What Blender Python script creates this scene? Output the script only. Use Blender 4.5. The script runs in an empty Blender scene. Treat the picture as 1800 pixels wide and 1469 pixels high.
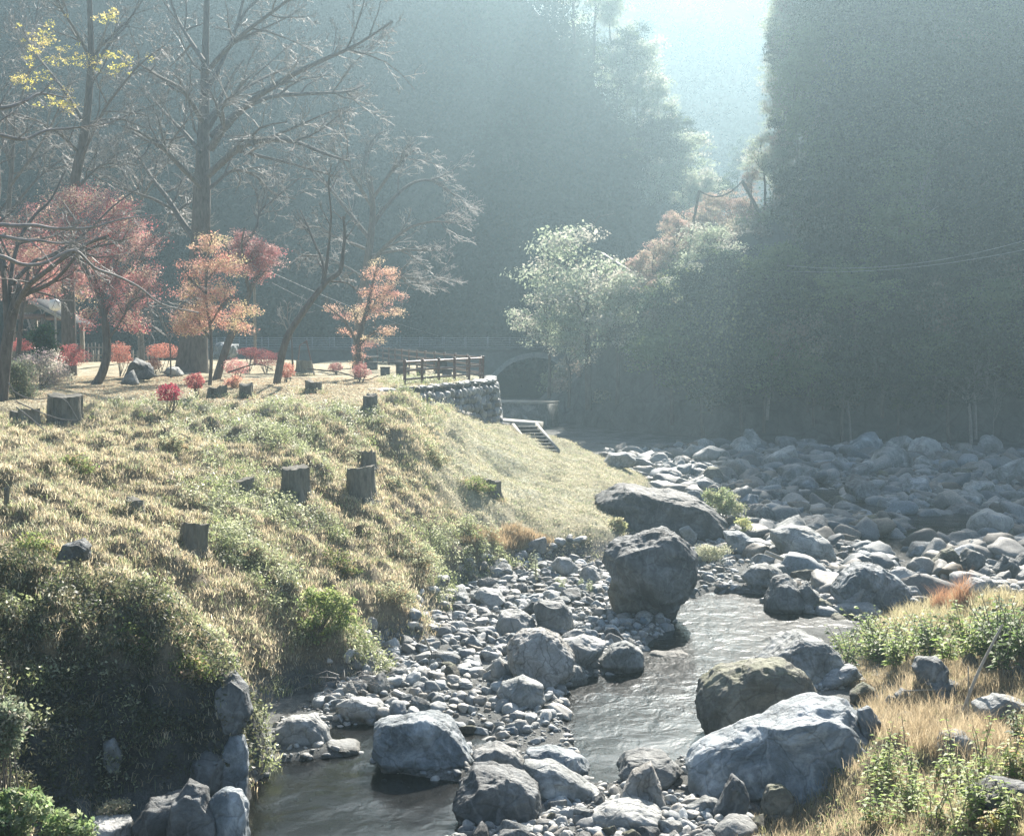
import bpy, math
import numpy as np
from math import radians, sin, cos, tan, pi
SC = bpy.context.scene
# ---------------------------------------------------------------- camera
FPX, CX, CY, PITCH = 2500.0, 900.0, 734.5, math.atan((734.5-583.0)/2500.0)
CAM = np.array([0.0, 0.0, 7.5])
cam = bpy.data.cameras.new('camera'); cam.lens = 50.0; cam.sensor_width = 36.0
cam.clip_start = 0.1; cam.clip_end = 2000
co = bpy.data.objects.new('camera', cam); SC.collection.objects.link(co)
co.location = CAM; co.rotation_euler = (radians(90)-PITCH, 0, 0)
SC.camera = co
# ---------------------------------------------------------------- sky, sun, exposure
SUN_EL, SUN_AZ = radians(35), radians(13)          # az measured from +y towards +x
w = bpy.data.worlds.new('World'); SC.world = w; w.use_nodes = True
nt = w.node_tree; bg = nt.nodes['Background']
sky = nt.nodes.new('ShaderNodeTexSky'); sky.sky_type = 'NISHITA'; sky.sun_disc = False
sky.sun_elevation = SUN_EL; sky.sun_rotation = SUN_AZ; sky.altitude = 200; sky.dust_density = 2.0; sky.air_density = 1.0
nt.links.new(sky.outputs[0], bg.inputs[0]); bg.inputs[1].default_value = 0.055
sl = bpy.data.lights.new('sun', 'SUN'); sl.energy = 5.0; sl.angle = radians(0.5); sl.color = (1.0, 0.93, 0.83)
so = bpy.data.objects.new('sun', sl); SC.collection.objects.link(so)
so.rotation_euler = (radians(90)-SUN_EL, 0, pi-SUN_AZ)
so.location = (20, 100, 90)
SC.view_settings.view_transform = 'Standard'; SC.view_settings.look = 'None'
SC.view_settings.exposure = 2.25; SC.view_settings.gamma = 1.0
cy = SC.cycles
cy.max_bounces = 8; cy.diffuse_bounces = 3; cy.glossy_bounces = 2; cy.transmission_bounces = 4
cy.transparent_max_bounces = 10; cy.volume_bounces = 1
cy.caustics_reflective = False; cy.caustics_refractive = False
cy.sample_clamp_direct = 12; cy.sample_clamp_indirect = 4
cy.use_denoising = True
# ---------------------------------------------------------------- numpy helpers
def rng(s): return np.random.default_rng(s)
def dirpix(px, py):
    u = (np.asarray(px, float)-CX)/FPX; v = (CY-np.asarray(py, float))/FPX
    cp, sp = cos(PITCH), sin(PITCH)
    return np.stack([u, cp+v*sp, -sp+v*cp], -1)
def P(px, py, Y):
    d = dirpix(px, py); return CAM + d*(np.asarray(Y, float)/d[..., 1])[..., None]
def Pz(px, py, z):
    d = dirpix(px, py); t = (np.asarray(z, float)-CAM[2])/d[..., 2]; return CAM + d*t[..., None]
def proj(p):
    q = np.asarray(p, float)-CAM; cp, sp = cos(PITCH), sin(PITCH)
    f = q[..., 1]*cp-q[..., 2]*sp; u = q[..., 1]*sp+q[..., 2]*cp
    return CX+FPX*q[..., 0]/f, CY-FPX*u/f
def _h(i, j, k, s):
    n = (i*374761393+j*668265263+k*2147483647*3+s*974634777) & 0xFFFFFFFF
    n = ((n ^ (n >> 13))*1274126177) & 0xFFFFFFFF
    n = (n ^ (n >> 16)) & 0xFFFFFFFF
    return n/4294967295.0
def vn(p, s=0):
    p = np.asarray(p, float); f = np.floor(p); i = f.astype(np.int64); t = p-f; t = t*t*(3-2*t)
    r = 0
    for a in (0, 1):
        for b in (0, 1):
            for c in (0, 1):
                wgt = (t[:, 0] if a else 1-t[:, 0])*(t[:, 1] if b else 1-t[:, 1])*(t[:, 2] if c else 1-t[:, 2])
                r = r+wgt*_h(i[:, 0]+a, i[:, 1]+b, i[:, 2]+c, s)
    return r*2-1
def fbm(p, o=4, s=0, g=0.5):
    r = 0; a = 1.0
    for k in range(o):
        r = r+a*vn(p*(2.03**k)+k*13.7, s+k); a *= g
    return r
def fb2(x, y, f, o=4, s=0):
    x = np.asarray(x, float).ravel(); y = np.asarray(y, float).ravel()
    return fbm(np.stack([x*f, y*f, np.full_like(x, s*1.37)], -1), o, s)
def sstep(a, b, x):
    t = np.clip((x-a)/(b-a), 0, 1); return t*t*(3-2*t)
# ---------------------------------------------------------------- objects
COL = SC.collection
def mesh(name, V, F, col=None, smooth=True):
    V = np.asarray(V, np.float32).reshape(-1, 3); F = np.asarray(F, np.int32); k = F.shape[1]
    me = bpy.data.meshes.new(name)
    me.vertices.add(len(V)); me.vertices.foreach_set('co', V.ravel())
    me.loops.add(F.size); me.loops.foreach_set('vertex_index', F.ravel())
    me.polygons.add(len(F)); me.polygons.foreach_set('loop_start', np.arange(0, F.size, k, dtype=np.int32))
    if col is not None:
        c = np.ones((len(V), 4), np.float32); c[:, :3] = col
        at = me.color_attributes.new('col', 'FLOAT_COLOR', 'POINT'); at.data.foreach_set('color', c.ravel())
    me.update(calc_edges=True)
    if smooth: me.polygons.foreach_set('use_smooth', np.ones(len(F), bool))
    me.validate(); return me
def obj(name, me, mat=None, parent=None, loc=None):
    o = bpy.data.objects.new(name, me); COL.objects.link(o)
    if me is not None and mat is not None:
        if len(me.materials) == 0: me.materials.append(mat)
    if parent is not None: o.parent = parent
    if loc is not None: o.location = [float(v) for v in loc]
    return o
def tag(o, label=None, cat=None, group=None, kind=None):
    if label: o['label'] = label
    if cat: o['category'] = cat
    if group: o['group'] = group
    if kind: o['kind'] = kind
    return o
def thing(name, loc, label, cat, group=None, rz=0.0):
    o = bpy.data.objects.new(name, None); COL.objects.link(o); o.location = [float(v) for v in loc]
    o.rotation_euler = (0, 0, rz); o.empty_display_size = 0.3
    return tag(o, label, cat, group)
def dup(o, loc, rz=0.0, sc=None, label=None, group=None):
    c = o.copy(); COL.objects.link(c); c.location = [float(v) for v in loc]; c.rotation_euler = (0, 0, rz)
    if sc is not None: c.scale = sc
    if label: c['label'] = label
    if group: c['group'] = group
    for ch in list(o.children):
        d = ch.copy(); COL.objects.link(d); d.parent = c
        for g in list(ch.children):
            e = g.copy(); COL.objects.link(e); e.parent = d
    return c
class Q:
    """collects quads"""
    def __init__(s): s.V = []; s.F = []; s.C = []; s.n = 0
    def add(s, V, F, c=None):
        V = np.asarray(V, float).reshape(-1, 3); F = np.asarray(F).reshape(-1, 4)
        s.V.append(V); s.F.append(F+s.n); s.n += len(V)
        if c is not None: s.C.append(np.broadcast_to(np.asarray(c, float), (len(V), 3)))
        return s
    def bar(s, a, b, w, h, c=None, up=(0, 0, 1)):
        a = np.asarray(a, float); b = np.asarray(b, float); t = b-a; t = t/np.linalg.norm(t)
        up = np.asarray(up, float)
        if abs(t@up) > .95: up = np.array([0, 1., 0])
        r = np.cross(t, up); r /= np.linalg.norm(r); u = np.cross(r, t)
        V = [p+r*w/2*i+u*h/2*j for p in (a, b) for i, j in ((-1, -1), (1, -1), (1, 1), (-1, 1))]
        F = [(0, 1, 2, 3), (7, 6, 5, 4), (0, 4, 5, 1), (1, 5, 6, 2), (2, 6, 7, 3), (3, 7, 4, 0)]
        return s.add(V, F, c)
    def tube(s, pts, rad, n=8, c=None, cap=True):
        T = tubes([(np.asarray(pts, float), np.broadcast_to(np.asarray(rad, float), (len(pts),)))], n)
        s.add(T[0], T[1], c)
        if cap and n % 2 == 0:
            V = T[0]
            for base in (0, len(V)-n):
                idx = list(range(n))
                s.add(V[base:base+n], [(idx[0], idx[i], idx[i+1], idx[i+2]) for i in range(1, n-2, 2)], c)
        return s
    def build(s, name, mat, parent=None, smooth=False, loc=None):
        V = np.concatenate(s.V); F = np.concatenate(s.F)
        c = np.concatenate(s.C) if s.C else None
        return obj(name, mesh(name, V, F, c, smooth), mat, parent, loc)
def tubes(polys, n=5):
    """polys: list of (pts (k,3), radii (k,)) -> V, F quads; vectorised by k"""
    g = {}
    for p, r in polys: g.setdefault(len(p), []).append((p, r))
    VV, FF, off = [], [], 0
    for k, L in g.items():
        Pt = np.array([a for a, _ in L], float); R = np.array([b for _, b in L], float); M = len(L)
        t = np.gradient(Pt, axis=1); t /= np.linalg.norm(t, axis=2, keepdims=True)+1e-9
        d = Pt[:, -1]-Pt[:, 0]; ref = np.where(np.abs(d[:, 2:3]) > np.abs(d).sum(1, keepdims=True)*.5, np.array([[1., 0, 0]]), np.array([[0, 0, 1.]]))
        a = np.cross(t, ref[:, None, :]); a /= np.linalg.norm(a, axis=2, keepdims=True)+1e-9
        b = np.cross(t, a); th = np.arange(n)*2*pi/n
        V = Pt[:, :, None, :]+R[:, :, None, None]*(a[:, :, None, :]*np.cos(th)[None, None, :, None]+b[:, :, None, :]*np.sin(th)[None, None, :, None])
        i = np.arange(n); j = (i+1) % n
        base = (np.arange(M)[:, None]*k+np.arange(k-1)[None, :])*n
        F = np.stack([base[..., None]+i, base[..., None]+j, base[..., None]+n+j, base[..., None]+n+i], -1).reshape(-1, 4)
        VV.append(V.reshape(-1, 3)); FF.append(F+off); off += M*k*n
    return np.concatenate(VV), np.concatenate(FF)
def unit(r, n):
    v = r.normal(size=(n, 3)); return v/np.linalg.norm(v, axis=1, keepdims=True)
def leaf_quads(C, size, r, flat=0.0, nrm=None, aspect=.55):
    """pointed diamond leaves at C; flat 0..1 biases them to lie flat"""
    n = len(C); nn = unit(r, n)
    if nrm is not None: nn = nn*(1-flat)+nrm*flat
    else: nn = nn*(1-flat)+np.array([0, 0, 1.])*flat
    nn /= np.linalg.norm(nn, axis=1, keepdims=True)+1e-9
    t = np.cross(nn, unit(r, n)); t /= np.linalg.norm(t, axis=1, keepdims=True)+1e-9
    b = np.cross(nn, t); s = np.broadcast_to(np.asarray(size, float), (n,))[:, None]*(.6+.8*r.random((n, 1)))
    V = np.stack([C-t*s*.5, C+b*s*aspect*.5-nn*s*.08, C+t*s*.5, C-b*s*aspect*.5-nn*s*.08], 1).reshape(-1, 3)
    F = np.arange(n*4).reshape(-1, 4); return V, F
# ---------------------------------------------------------------- materials
def newmat(name):
    m = bpy.data.materials.new(name); m.use_nodes = True; N = m.node_tree.nodes; L = m.node_tree.links
    N.clear(); out = N.new('ShaderNodeOutputMaterial'); return m, N, L, out
def nd(N, t, **k):
    n = N.new(t)
    for a, b in k.items(): setattr(n, a, b)
    return n
def ramp(N, L, src, stops):
    r = N.new('ShaderNodeValToRGB'); e = r.color_ramp.elements
    while len(e) < len(stops): e.new(0.5)
    for i, (p, c) in enumerate(stops): e[i].position = p; e[i].color = (*c, 1)
    L.new(src, r.inputs[0]); return r.outputs[0]
def noise(N, L, co, scale, detail=6, rough=.6, dist=0):
    n = N.new('ShaderNodeTexNoise'); n.inputs['Scale'].default_value = scale; n.inputs['Detail'].default_value = detail
    n.inputs['Roughness'].default_value = rough; n.inputs['Distortion'].default_value = dist
    L.new(co, n.inputs['Vector']); return n.outputs[0]
def mix(N, L, fac, a, b, mode='MIX'):
    m = N.new('ShaderNodeMix'); m.data_type = 'RGBA'; m.blend_type = mode
    for s, v in ((m.inputs[0], fac), (m.inputs[6], a), (m.inputs[7], b)):
        if isinstance(v, (int, float)): s.default_value = v
        elif isinstance(v, tuple): s.default_value = (*v, 1)
        else: L.new(v, s)
    return m.outputs[2]
def bump(N, L, h, strength, dist, nrm=None):
    b = N.new('ShaderNodeBump'); b.inputs['Strength'].default_value = strength; b.inputs['Distance'].default_value = dist
    L.new(h, b.inputs['Height'])
    if nrm is not None: L.new(nrm, b.inputs['Normal'])
    return b.outputs[0]
def rock_mat(name, stops, vein=(.42, .44, .44), veinamt=.14, sc=1.0, rough=.75, moss=None):
    m, N, L, out = newmat(name); tc = nd(N, 'ShaderNodeTexCoord').outputs['Object']
    geo = N.new('ShaderNodeNewGeometry'); info = N.new('ShaderNodeObjectInfo')
    ad = N.new('ShaderNodeVectorMath'); ad.operation = 'ADD'; L.new(tc, ad.inputs[0])
    mu = N.new('ShaderNodeVectorMath'); mu.operation = 'SCALE'; L.new(info.outputs['Random'], mu.inputs['Scale']); mu.inputs[0].default_value = (37, 11, 23)
    L.new(mu.outputs[0], ad.inputs[1]); v = ad.outputs[0]
    n1 = noise(N, L, v, 1.3*sc, 8, .65, .6); c = ramp(N, L, n1, stops)
    n2 = noise(N, L, v, 14*sc, 6, .75); c = mix(N, L, .45, c, ramp(N, L, n2, [(.3, (.25, .25, .25)), (.7, (.8, .8, .8))]), 'OVERLAY')
    wv = N.new('ShaderNodeTexWave'); wv.inputs['Scale'].default_value = .9*sc; wv.inputs['Distortion'].default_value = 14; wv.inputs['Detail'].default_value = 5
    wv.inputs['Detail Scale'].default_value = 1.6; L.new(v, wv.inputs['Vector'])
    vm = ramp(N, L, wv.outputs[1], [(.86, (0, 0, 0)), (.97, (1, 1, 1))])
    vv = N.new('ShaderNodeMath'); vv.operation = 'MULTIPLY'; L.new(vm, vv.inputs[0]); vv.inputs[1].default_value = veinamt
    c = mix(N, L, vv.outputs[0], c, vein)
    hs = N.new('ShaderNodeHueSaturation'); L.new(c, hs.inputs['Color'])
    mr = N.new('ShaderNodeMapRange'); L.new(info.outputs['Random'], mr.inputs[0]); mr.inputs[3].default_value = .72; mr.inputs[4].default_value = 1.3
    L.new(mr.outputs[0], hs.inputs['Value']); c = hs.outputs[0]
    if moss:
        n3 = noise(N, L, v, 2.2*sc, 6, .7); sx = N.new('ShaderNodeSeparateXYZ'); L.new(geo.outputs['Normal'], sx.inputs[0])
        a = N.new('ShaderNodeMath'); a.operation = 'MULTIPLY'; L.new(n3, a.inputs[0]); L.new(sx.outputs[2], a.inputs[1])
        f = ramp(N, L, a.outputs[0], [(.28, (0, 0, 0)), (.5, (.8, .8, .8))]); c = mix(N, L, f, c, moss)
    p = N.new('ShaderNodeBsdfPrincipled'); p.inputs['Roughness'].default_value = rough
    p.inputs['Specular IOR Level'].default_value = .4
    vo = N.new('ShaderNodeTexVoronoi'); vo.feature = 'DISTANCE_TO_EDGE'; vo.inputs['Scale'].default_value = 2.2*sc
    dn = N.new('ShaderNodeMixRGB'); dn.inputs[0].default_value = .25; L.new(v, dn.inputs[1])
    nn = N.new('ShaderNodeTexNoise'); nn.inputs['Scale'].default_value = 3*sc; L.new(v, nn.inputs['Vector']); L.new(nn.outputs[1], dn.inputs[2])
    L.new(dn.outputs[0], vo.inputs['Vector'])
    ck = ramp(N, L, vo.outputs[0], [(0, (0, 0, 0)), (.06, (1, 1, 1))])
    ckc = ramp(N, L, vo.outputs[0], [(0, (.45, .45, .45)), (.035, (1, 1, 1))]); c = mix(N, L, .55, c, ckc, 'MULTIPLY')
    sz_ = N.new('ShaderNodeSeparateXYZ'); L.new(geo.outputs['Position'], sz_.inputs[0]); wl_ = N.new('ShaderNodeMath'); wl_.operation = 'MULTIPLY_ADD'; L.new(n1, wl_.inputs[0]); wl_.inputs[1].default_value = -.12; L.new(sz_.outputs[2], wl_.inputs[2])
    wet = ramp(N, L, wl_.outputs[0], [(.02, (.38, .37, .34)), (.09, (1, 1, 1))]); c = mix(N, L, 1.0, c, wet, 'MULTIPLY'); L.new(c, p.inputs['Base Color'])
    b1 = bump(N, L, ck, .5, .03); b2 = bump(N, L, n1, .9, .16, b1); b3 = bump(N, L, n2, .8, .03, b2)
    L.new(b3, p.inputs['Normal']); L.new(p.outputs[0], out.inputs[0]); return m
R_GREY = rock_mat('river_rock_grey', [(.35, (.09, .098, .096)), (.52, (.2, .21, .205)), (.68, (.42, .43, .415))])
R_BLUE = rock_mat('river_rock_blue', [(.35, (.07, .088, .098)), (.52, (.17, .195, .21)), (.68, (.42, .45, .465))], veinamt=.22)
R_BROWN = rock_mat('river_rock_brown', [(.35, (.06, .058, .047)), (.52, (.125, .12, .1)), (.7, (.25, .24, .2))], vein=(.3, .3, .25), moss=(.09, .1, .04))
R_PALE = rock_mat('river_rock_pale', [(.3, (.17, .178, .172)), (.55, (.3, .305, .295)), (.75, (.5, .5, .48))], vein=(.18, .18, .17), veinamt=.22)
R_DARK = rock_mat('river_rock_dark', [(.35, (.04, .045, .047)), (.52, (.095, .103, .105)), (.7, (.21, .22, .22))])
R_MARB = rock_mat('river_rock_marbled', [(.3, (.2, .18, .15)), (.5, (.38, .37, .34)), (.72, (.58, .57, .54))], vein=(.1, .09, .08), veinamt=.5, sc=1.4)
R_CLIFF = rock_mat('cliff_rock', veinamt=.02, stops=[(.3, (.05, .06, .06)), (.55, (.12, .13, .13)), (.75, (.22, .23, .22))], sc=.35, moss=(.05, .07, .025))
def foliage_mat(name, transl=.5, rough=.5, gloss=.06):
    m, N, L, out = newmat(name)
    a = nd(N, 'ShaderNodeVertexColor', layer_name='col').outputs[0]
    d = N.new('ShaderNodeBsdfDiffuse'); L.new(a, d.inputs[0])
    t = N.new('ShaderNodeBsdfTranslucent'); L.new(a, t.inputs[0])
    mx = N.new('ShaderNodeMixShader'); mx.inputs[0].default_value = transl; L.new(d.outputs[0], mx.inputs[1]); L.new(t.outputs[0], mx.inputs[2])
    g = N.new('ShaderNodeBsdfGlossy'); g.inputs['Roughness'].default_value = rough; g.inputs[0].default_value = (1, 1, 1, 1)
    m2 = N.new('ShaderNodeMixShader'); m2.inputs[0].default_value = gloss; L.new(mx.outputs[0], m2.inputs[1]); L.new(g.outputs[0], m2.inputs[2])
    L.new(m2.outputs[0], out.inputs[0]); return m
M_LEAF = foliage_mat('leaf_foliage', .6, .5, .02)
M_GRASS = foliage_mat('grass_blades', .6, .5, .04)
M_FOREST = foliage_mat('forest_foliage', .55, .6, .02)
def simple(name, c1, c2, scale=6, rough=.8, b=.3, stretch=None, spec=.3):
    m, N, L, out = newmat(name); tc = nd(N, 'ShaderNodeTexCoord').outputs['Object']
    if stretch:
        mp = N.new('ShaderNodeMapping'); mp.inputs['Scale'].default_value = stretch; L.new(tc, mp.inputs[0]); tc = mp.outputs[0]
    n = noise(N, L, tc, scale, 8, .7); c = ramp(N, L, n, [(.3, c1), (.7, c2)])
    p = N.new('ShaderNodeBsdfPrincipled'); L.new(c, p.inputs['Base Color']); p.inputs['Roughness'].default_value = rough
    p.inputs['Specular IOR Level'].default_value = spec
    L.new(bump(N, L, n, b, .03), p.inputs['Normal']); L.new(p.outputs[0], out.inputs[0]); return m
M_BARK = simple('tree_bark', (.06, .05, .043), (.17, .15, .13), 9, .9, .6, (1, 1, .25))
M_TWIG = simple('twig_bark', (.13, .12, .108), (.29, .27, .25), 5, .6, .2, spec=.5)
M_STUMP = simple('stump_bark', (.06, .058, .045), (.26, .245, .2), 7, .95, .8, (1, 1, .3))
M_CUT = simple('cut_wood', (.09, .085, .07), (.2, .185, .15), 8, .9, .4)
M_POST = simple('dark_brown_paint', (.08, .04, .032), (.15, .08, .064), 12, .35, .15, spec=.6)
M_CONC = simple('old_concrete', (.2, .2, .18), (.36, .35, .32), 5, .85, .2)
M_BRIDGE = simple('bridge_concrete', (.09, .095, .09), (.15, .155, .15), 3, .9, .2)
M_STONEB = simple('dark_cut_stone', (.06, .06, .055), (.14, .13, .12), 6, .7, .2)
M_ROOF = simple('shelter_roof', (.05, .052, .055), (.1, .1, .105), 6, .95, .1, None, .05)
M_WOOD = simple('weathered_wood', (.14, .12, .09), (.28, .24, .19), 10, .8, .3, (1, 1, .2))
M_DWOOD = simple('driftwood', (.25, .22, .18), (.45, .42, .36), 8, .8, .4)
M_METAL = simple('grey_steel', (.15, .16, .16), (.28, .29, .29), 8, .4, .05, spec=.6)
M_LAMP = simple('lamp_globe', (.75, .75, .7), (.85, .84, .78), 3, .4, .02)
M_WIRE = simple('cable', (.3, .32, .33), (.45, .46, .46), 4, .4, .0, spec=.6)
def ground_mat():
    m, N, L, out = newmat('bank_soil'); g = N.new('ShaderNodeNewGeometry'); po = g.outputs['Position']
    a = nd(N, 'ShaderNodeVertexColor', layer_name='col').outputs[0]
    n1 = noise(N, L, po, 1.1, 8, .7); n2 = noise(N, L, po, 9, 8, .8); n3 = noise(N, L, po, 40, 4, .7)
    c = mix(N, L, .8, a, ramp(N, L, n1, [(.3, (.28, .28, .28)), (.7, (.75, .75, .75))]), 'OVERLAY')
    c = mix(N, L, .9, c, ramp(N, L, n2, [(.3, (.25, .25, .25)), (.7, (.8, .8, .8))]), 'OVERLAY')
    c = mix(N, L, .6, c, ramp(N, L, n3, [(.3, (.2, .2, .2)), (.7, (.85, .85, .85))]), 'OVERLAY')
    p = N.new('ShaderNodeBsdfPrincipled'); L.new(c, p.inputs['Base Color']); p.inputs['Roughness'].default_value = .95; p.inputs['Specular IOR Level'].default_value = .15
    b = bump(N, L, n2, .9, .12); b = bump(N, L, n3, .8, .03, b); L.new(b, p.inputs['Normal']); L.new(p.outputs[0], out.inputs[0]); return m
M_GROUND = ground_mat()
def water_mat():
    m, N, L, out = newmat('stream_water'); g = N.new('ShaderNodeNewGeometry')
    mp = N.new('ShaderNodeMapping'); mp.inputs['Scale'].default_value = (1, .75, 1); L.new(g.outputs['Position'], mp.inputs[0]); po = mp.outputs[0]
    n1 = noise(N, L, po, 2.4, 3, .55, .5); n2 = noise(N, L, po, 9, 3, .6, .3)
    sp = N.new('ShaderNodeSeparateXYZ'); L.new(g.outputs['Position'], sp.inputs[0])
    mr = N.new('ShaderNodeMapRange'); L.new(sp.outputs[1], mr.inputs[0]); mr.inputs[1].default_value = 24.5; mr.inputs[2].default_value = 29; mr.inputs[3].default_value = .35; mr.inputs[4].default_value = 1.0
    hm = []
    for n_ in (n1, n2):
        mm = N.new('ShaderNodeMath'); mm.operation = 'MULTIPLY'; L.new(n_, mm.inputs[0]); L.new(mr.outputs[0], mm.inputs[1]); hm.append(mm.outputs[0])
    b = bump(N, L, hm[0], .42, .10); b = bump(N, L, hm[1], .22, .02, b)
    f = N.new('ShaderNodeFresnel'); f.inputs[0].default_value = 1.33; L.new(b, f.inputs[1])
    mf = N.new('ShaderNodeMath'); mf.operation = 'MULTIPLY_ADD'; mf.use_clamp = True; L.new(f.outputs[0], mf.inputs[0]); mf.inputs[1].default_value = .85; mf.inputs[2].default_value = .0
    t = N.new('ShaderNodeBsdfTransparent'); t.inputs[0].default_value = (.20, .28, .27, 1)
    gl = N.new('ShaderNodeBsdfGlossy'); gl.inputs['Roughness'].default_value = .16; gl.inputs[0].default_value = (.95, .98, 1, 1); L.new(b, gl.inputs['Normal'])
    mx = N.new('ShaderNodeMixShader'); L.new(mf.outputs[0], mx.inputs[0]); L.new(t.outputs[0], mx.inputs[1]); L.new(gl.outputs[0], mx.inputs[2])
    L.new(mx.outputs[0], out.inputs[0]); return m
M_WATER = water_mat()
# ---------------------------------------------------------------- terrain
def WL(y):       # water level: the stream drops gently toward the camera
    return np.interp(y, [20, 33, 50, 90, 140], [0, 0, .12, .3, .8])
_c = []
def cz(px, py, z): q = Pz(px, py, z); _c.append((q[0], q[1], z))
def cY(px, py, Y): q = P(px, py, Y); _c.append((q[0], q[1], q[2]))
def cw(x, y, z): _c.append((x, y, z))
# terrace
for a in [(640, 645), (660, 676), (700, 688), (760, 676), (835, 664), (560, 660), (480, 668), (380, 680), (250, 680), (120, 680), (0, 680)]: cz(*a, 5.25)
for a in [(-10, 107), (-20, 100), (-35, 90), (-50, 75), (-60, 60), (-35, 60), (-22, 75), (-6, 80), (-9, 95), (-20, 58), (-30, 50), (-45, 45), (-12, 86)]: cw(*a, 5.3)
# slope rows (px,py,depth)
for a in [(720, 705, 51), (700, 750, 46), (700, 850, 42), (700, 950, 38.5), (700, 1050, 34), (700, 1105, 33.2),
          (800, 740, 54), (800, 800, 49.5), (800, 880, 44.5), (800, 940, 42), (790, 1010, 39.5),
          (600, 700, 48), (600, 750, 44), (600, 850, 39.5), (600, 950, 36), (600, 1050, 31.5), (600, 1130, 29.6),
          (450, 700, 48), (450, 760, 42), (450, 850, 37), (450, 950, 33), (450, 1050, 30.2), (450, 1130, 28.6), (458, 1185, 28.1), (520, 1185, 29),
          (300, 705, 47), (300, 760, 41), (300, 850, 35), (300, 950, 30), (300, 1050, 25.5), (310, 1140, 23),
          (150, 705, 46), (150, 760, 39), (150, 850, 33), (150, 950, 28), (150, 1050, 24.5), (160, 1110, 23.1),
          (0, 705, 45), (0, 760, 37), (0, 850, 31), (0, 950, 26.5), (0, 1050, 23), (0, 1120, 21.5),
          (-200, 720, 44), (-200, 850, 30), (-200, 1000, 24), (-200, 1120, 21),
          # cliff face
          (150, 1200, 22.4), (150, 1300, 21.8), (150, 1469, 20.4), (0, 1210, 21.0), (0, 1320, 20.2), (0, 1469, 18.2),
          (300, 1220, 22.4), (300, 1300, 22.0), (300, 1469, 21.0), (410, 1250, 22.6), (400, 1340, 22.2), (405, 1469, 21.2), (350, 1150, 23.2), (410, 1185, 23.8),
          (-200, 1300, 19.5), (-200, 1469, 17.5)]: cY(*a)
for a in [(60, 1560, .9), (250, 1620, .1), (-200, 1700, 1.2)]: cz(*a)
# right flank of the promontory
for a in [(905, 750, 66), (975, 797, 62), (870, 746, 66), (800, 728, 61), (756, 716, 57.5), (1000, 778, 65), (1045, 810, 60.5), (1095, 848, 56), (950, 850, 52), (1030, 860, 53), (950, 915, 46), (880, 925, 44.8), (880, 840, 52), (880, 780, 60), (1040, 915, 47)]: cY(*a)
# outside the flank, river level
for y in (100, 110, 125, 140, 160, 190):
    for x in (-45, -25, -8, 2, 10, 25, 45): cw(x, y + (6 if x < -8 and y < 112 else 0), .6 if not (x < -8 and y < 112) else .8)
for a in [(4, 70), (3, 78), (2.5, 88), (8, 62), (12, 70), (20, 70), (30, 70), (40, 75), (10, 85), (20, 86), (35, 86), (6.5, 60), (7.5, 54), (12, 54), (20, 54), (30, 56), (8, 47), (14, 47), (22, 46)]: cw(*a, .4)
for a in [(6.2, 48), (3.5, 43.5), (1, 42.5), (-1.5, 40), (-1.8, 36), (1, 36), (5, 38), (10, 38), (15, 39), (-3, 32), (0, 30), (4, 30), (8, 32), (-4, 29), (-1, 25), (3, 25), (-4, 26.6), (-3.7, 24), (-3.6, 21.5), (-3.3, 19), (0, 20), (3, 20.5), (5, 26), (0, 16), (-3, 14), (3, 17), (7.5, 28)]: cw(*a, .18)
# right bank
for a in [(1600, 1075, .65), (1720, 1050, .9), (1800, 1040, 1.0), (1640, 1150, 1.0), (1560, 1200, .75), (1530, 1290, .8), (1620, 1350, 1.2), (1480, 1430, .75), (1380, 1469, .6), (1600, 1469, 1.4), (1800, 1469, 1.8), (1800, 1250, 1.5), (1950, 1100, 1.5), (2100, 1300, 2), (1900, 1500, 2), (1500, 1160, .55), (1700, 1200, 1.2), (1450, 1560, .9), (1800, 1650, 2)]: cz(*a)
cw(-4.4, 25, .15); cw(-4.85, 27.3, .25); cw(-4.2, 23, .08); cw(-4.2, 27.6, .2); cw(-4.15, 21.5, .05); cw(25, 32, 1.8); cw(25, 20, 2.2); cw(45, 30, 3); cw(45, 45, 1.0); cw(45, 60, .8); cw(0, 5, .5); cw(15, 5, 2.2); cw(-25, 10, 2.5); cw(-40, 25, 4.5); cw(-60, 30, 5)
_c = np.array(_c)
_D = np.hypot(_c[:, None, 0]-_c[None, :, 0], _c[:, None, 1]-_c[None, :, 1])
_A = np.block([[-_D+np.eye(len(_c))*.12, np.ones((len(_c), 1))], [np.ones((1, len(_c))), np.zeros((1, 1))]])
_w = np.linalg.solve(_A, np.append(_c[:, 2], 0))
WPOLY = [[(432, 1560), (430, 1375), (500, 1338), (640, 1322), (665, 1350), (800, 1372), (815, 1445), (760, 1490), (700, 1560)],
         [(575, 1290), (600, 1268), (690, 1270), (850, 1285), (860, 1305), (650, 1322), (600, 1308)],
         [(1000, 1200), (1060, 1180), (1240, 1182), (1266, 1225), (1232, 1290), (1225, 1318), (1175, 1330), (1080, 1375), (1045, 1375), (1030, 1335), (1012, 1290), (1000, 1245)],
         [(1120, 1150), (1180, 1100), (1190, 1062), (1250, 1042), (1340, 1045), (1350, 1072), (1440, 1078), (1570, 1072), (1560, 1098), (1392, 1106), (1345, 1138), (1285, 1182), (1240, 1192), (1100, 1195)],
         [(1500, 962), (1540, 948), (1600, 948), (1625, 985), (1612, 1030), (1600, 1045), (1598, 1010), (1560, 985)],
         [(1560, 930), (1590, 905), (1700, 900), (1760, 918), (1745, 948), (1650, 962), (1580, 950)],
         [(1370, 872), (1420, 856), (1500, 870), (1570, 898), (1580, 920), (1500, 915), (1440, 905)],
         [(1240, 838), (1400, 846), (1480, 862), (1420, 868), (1300, 852)]]
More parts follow.
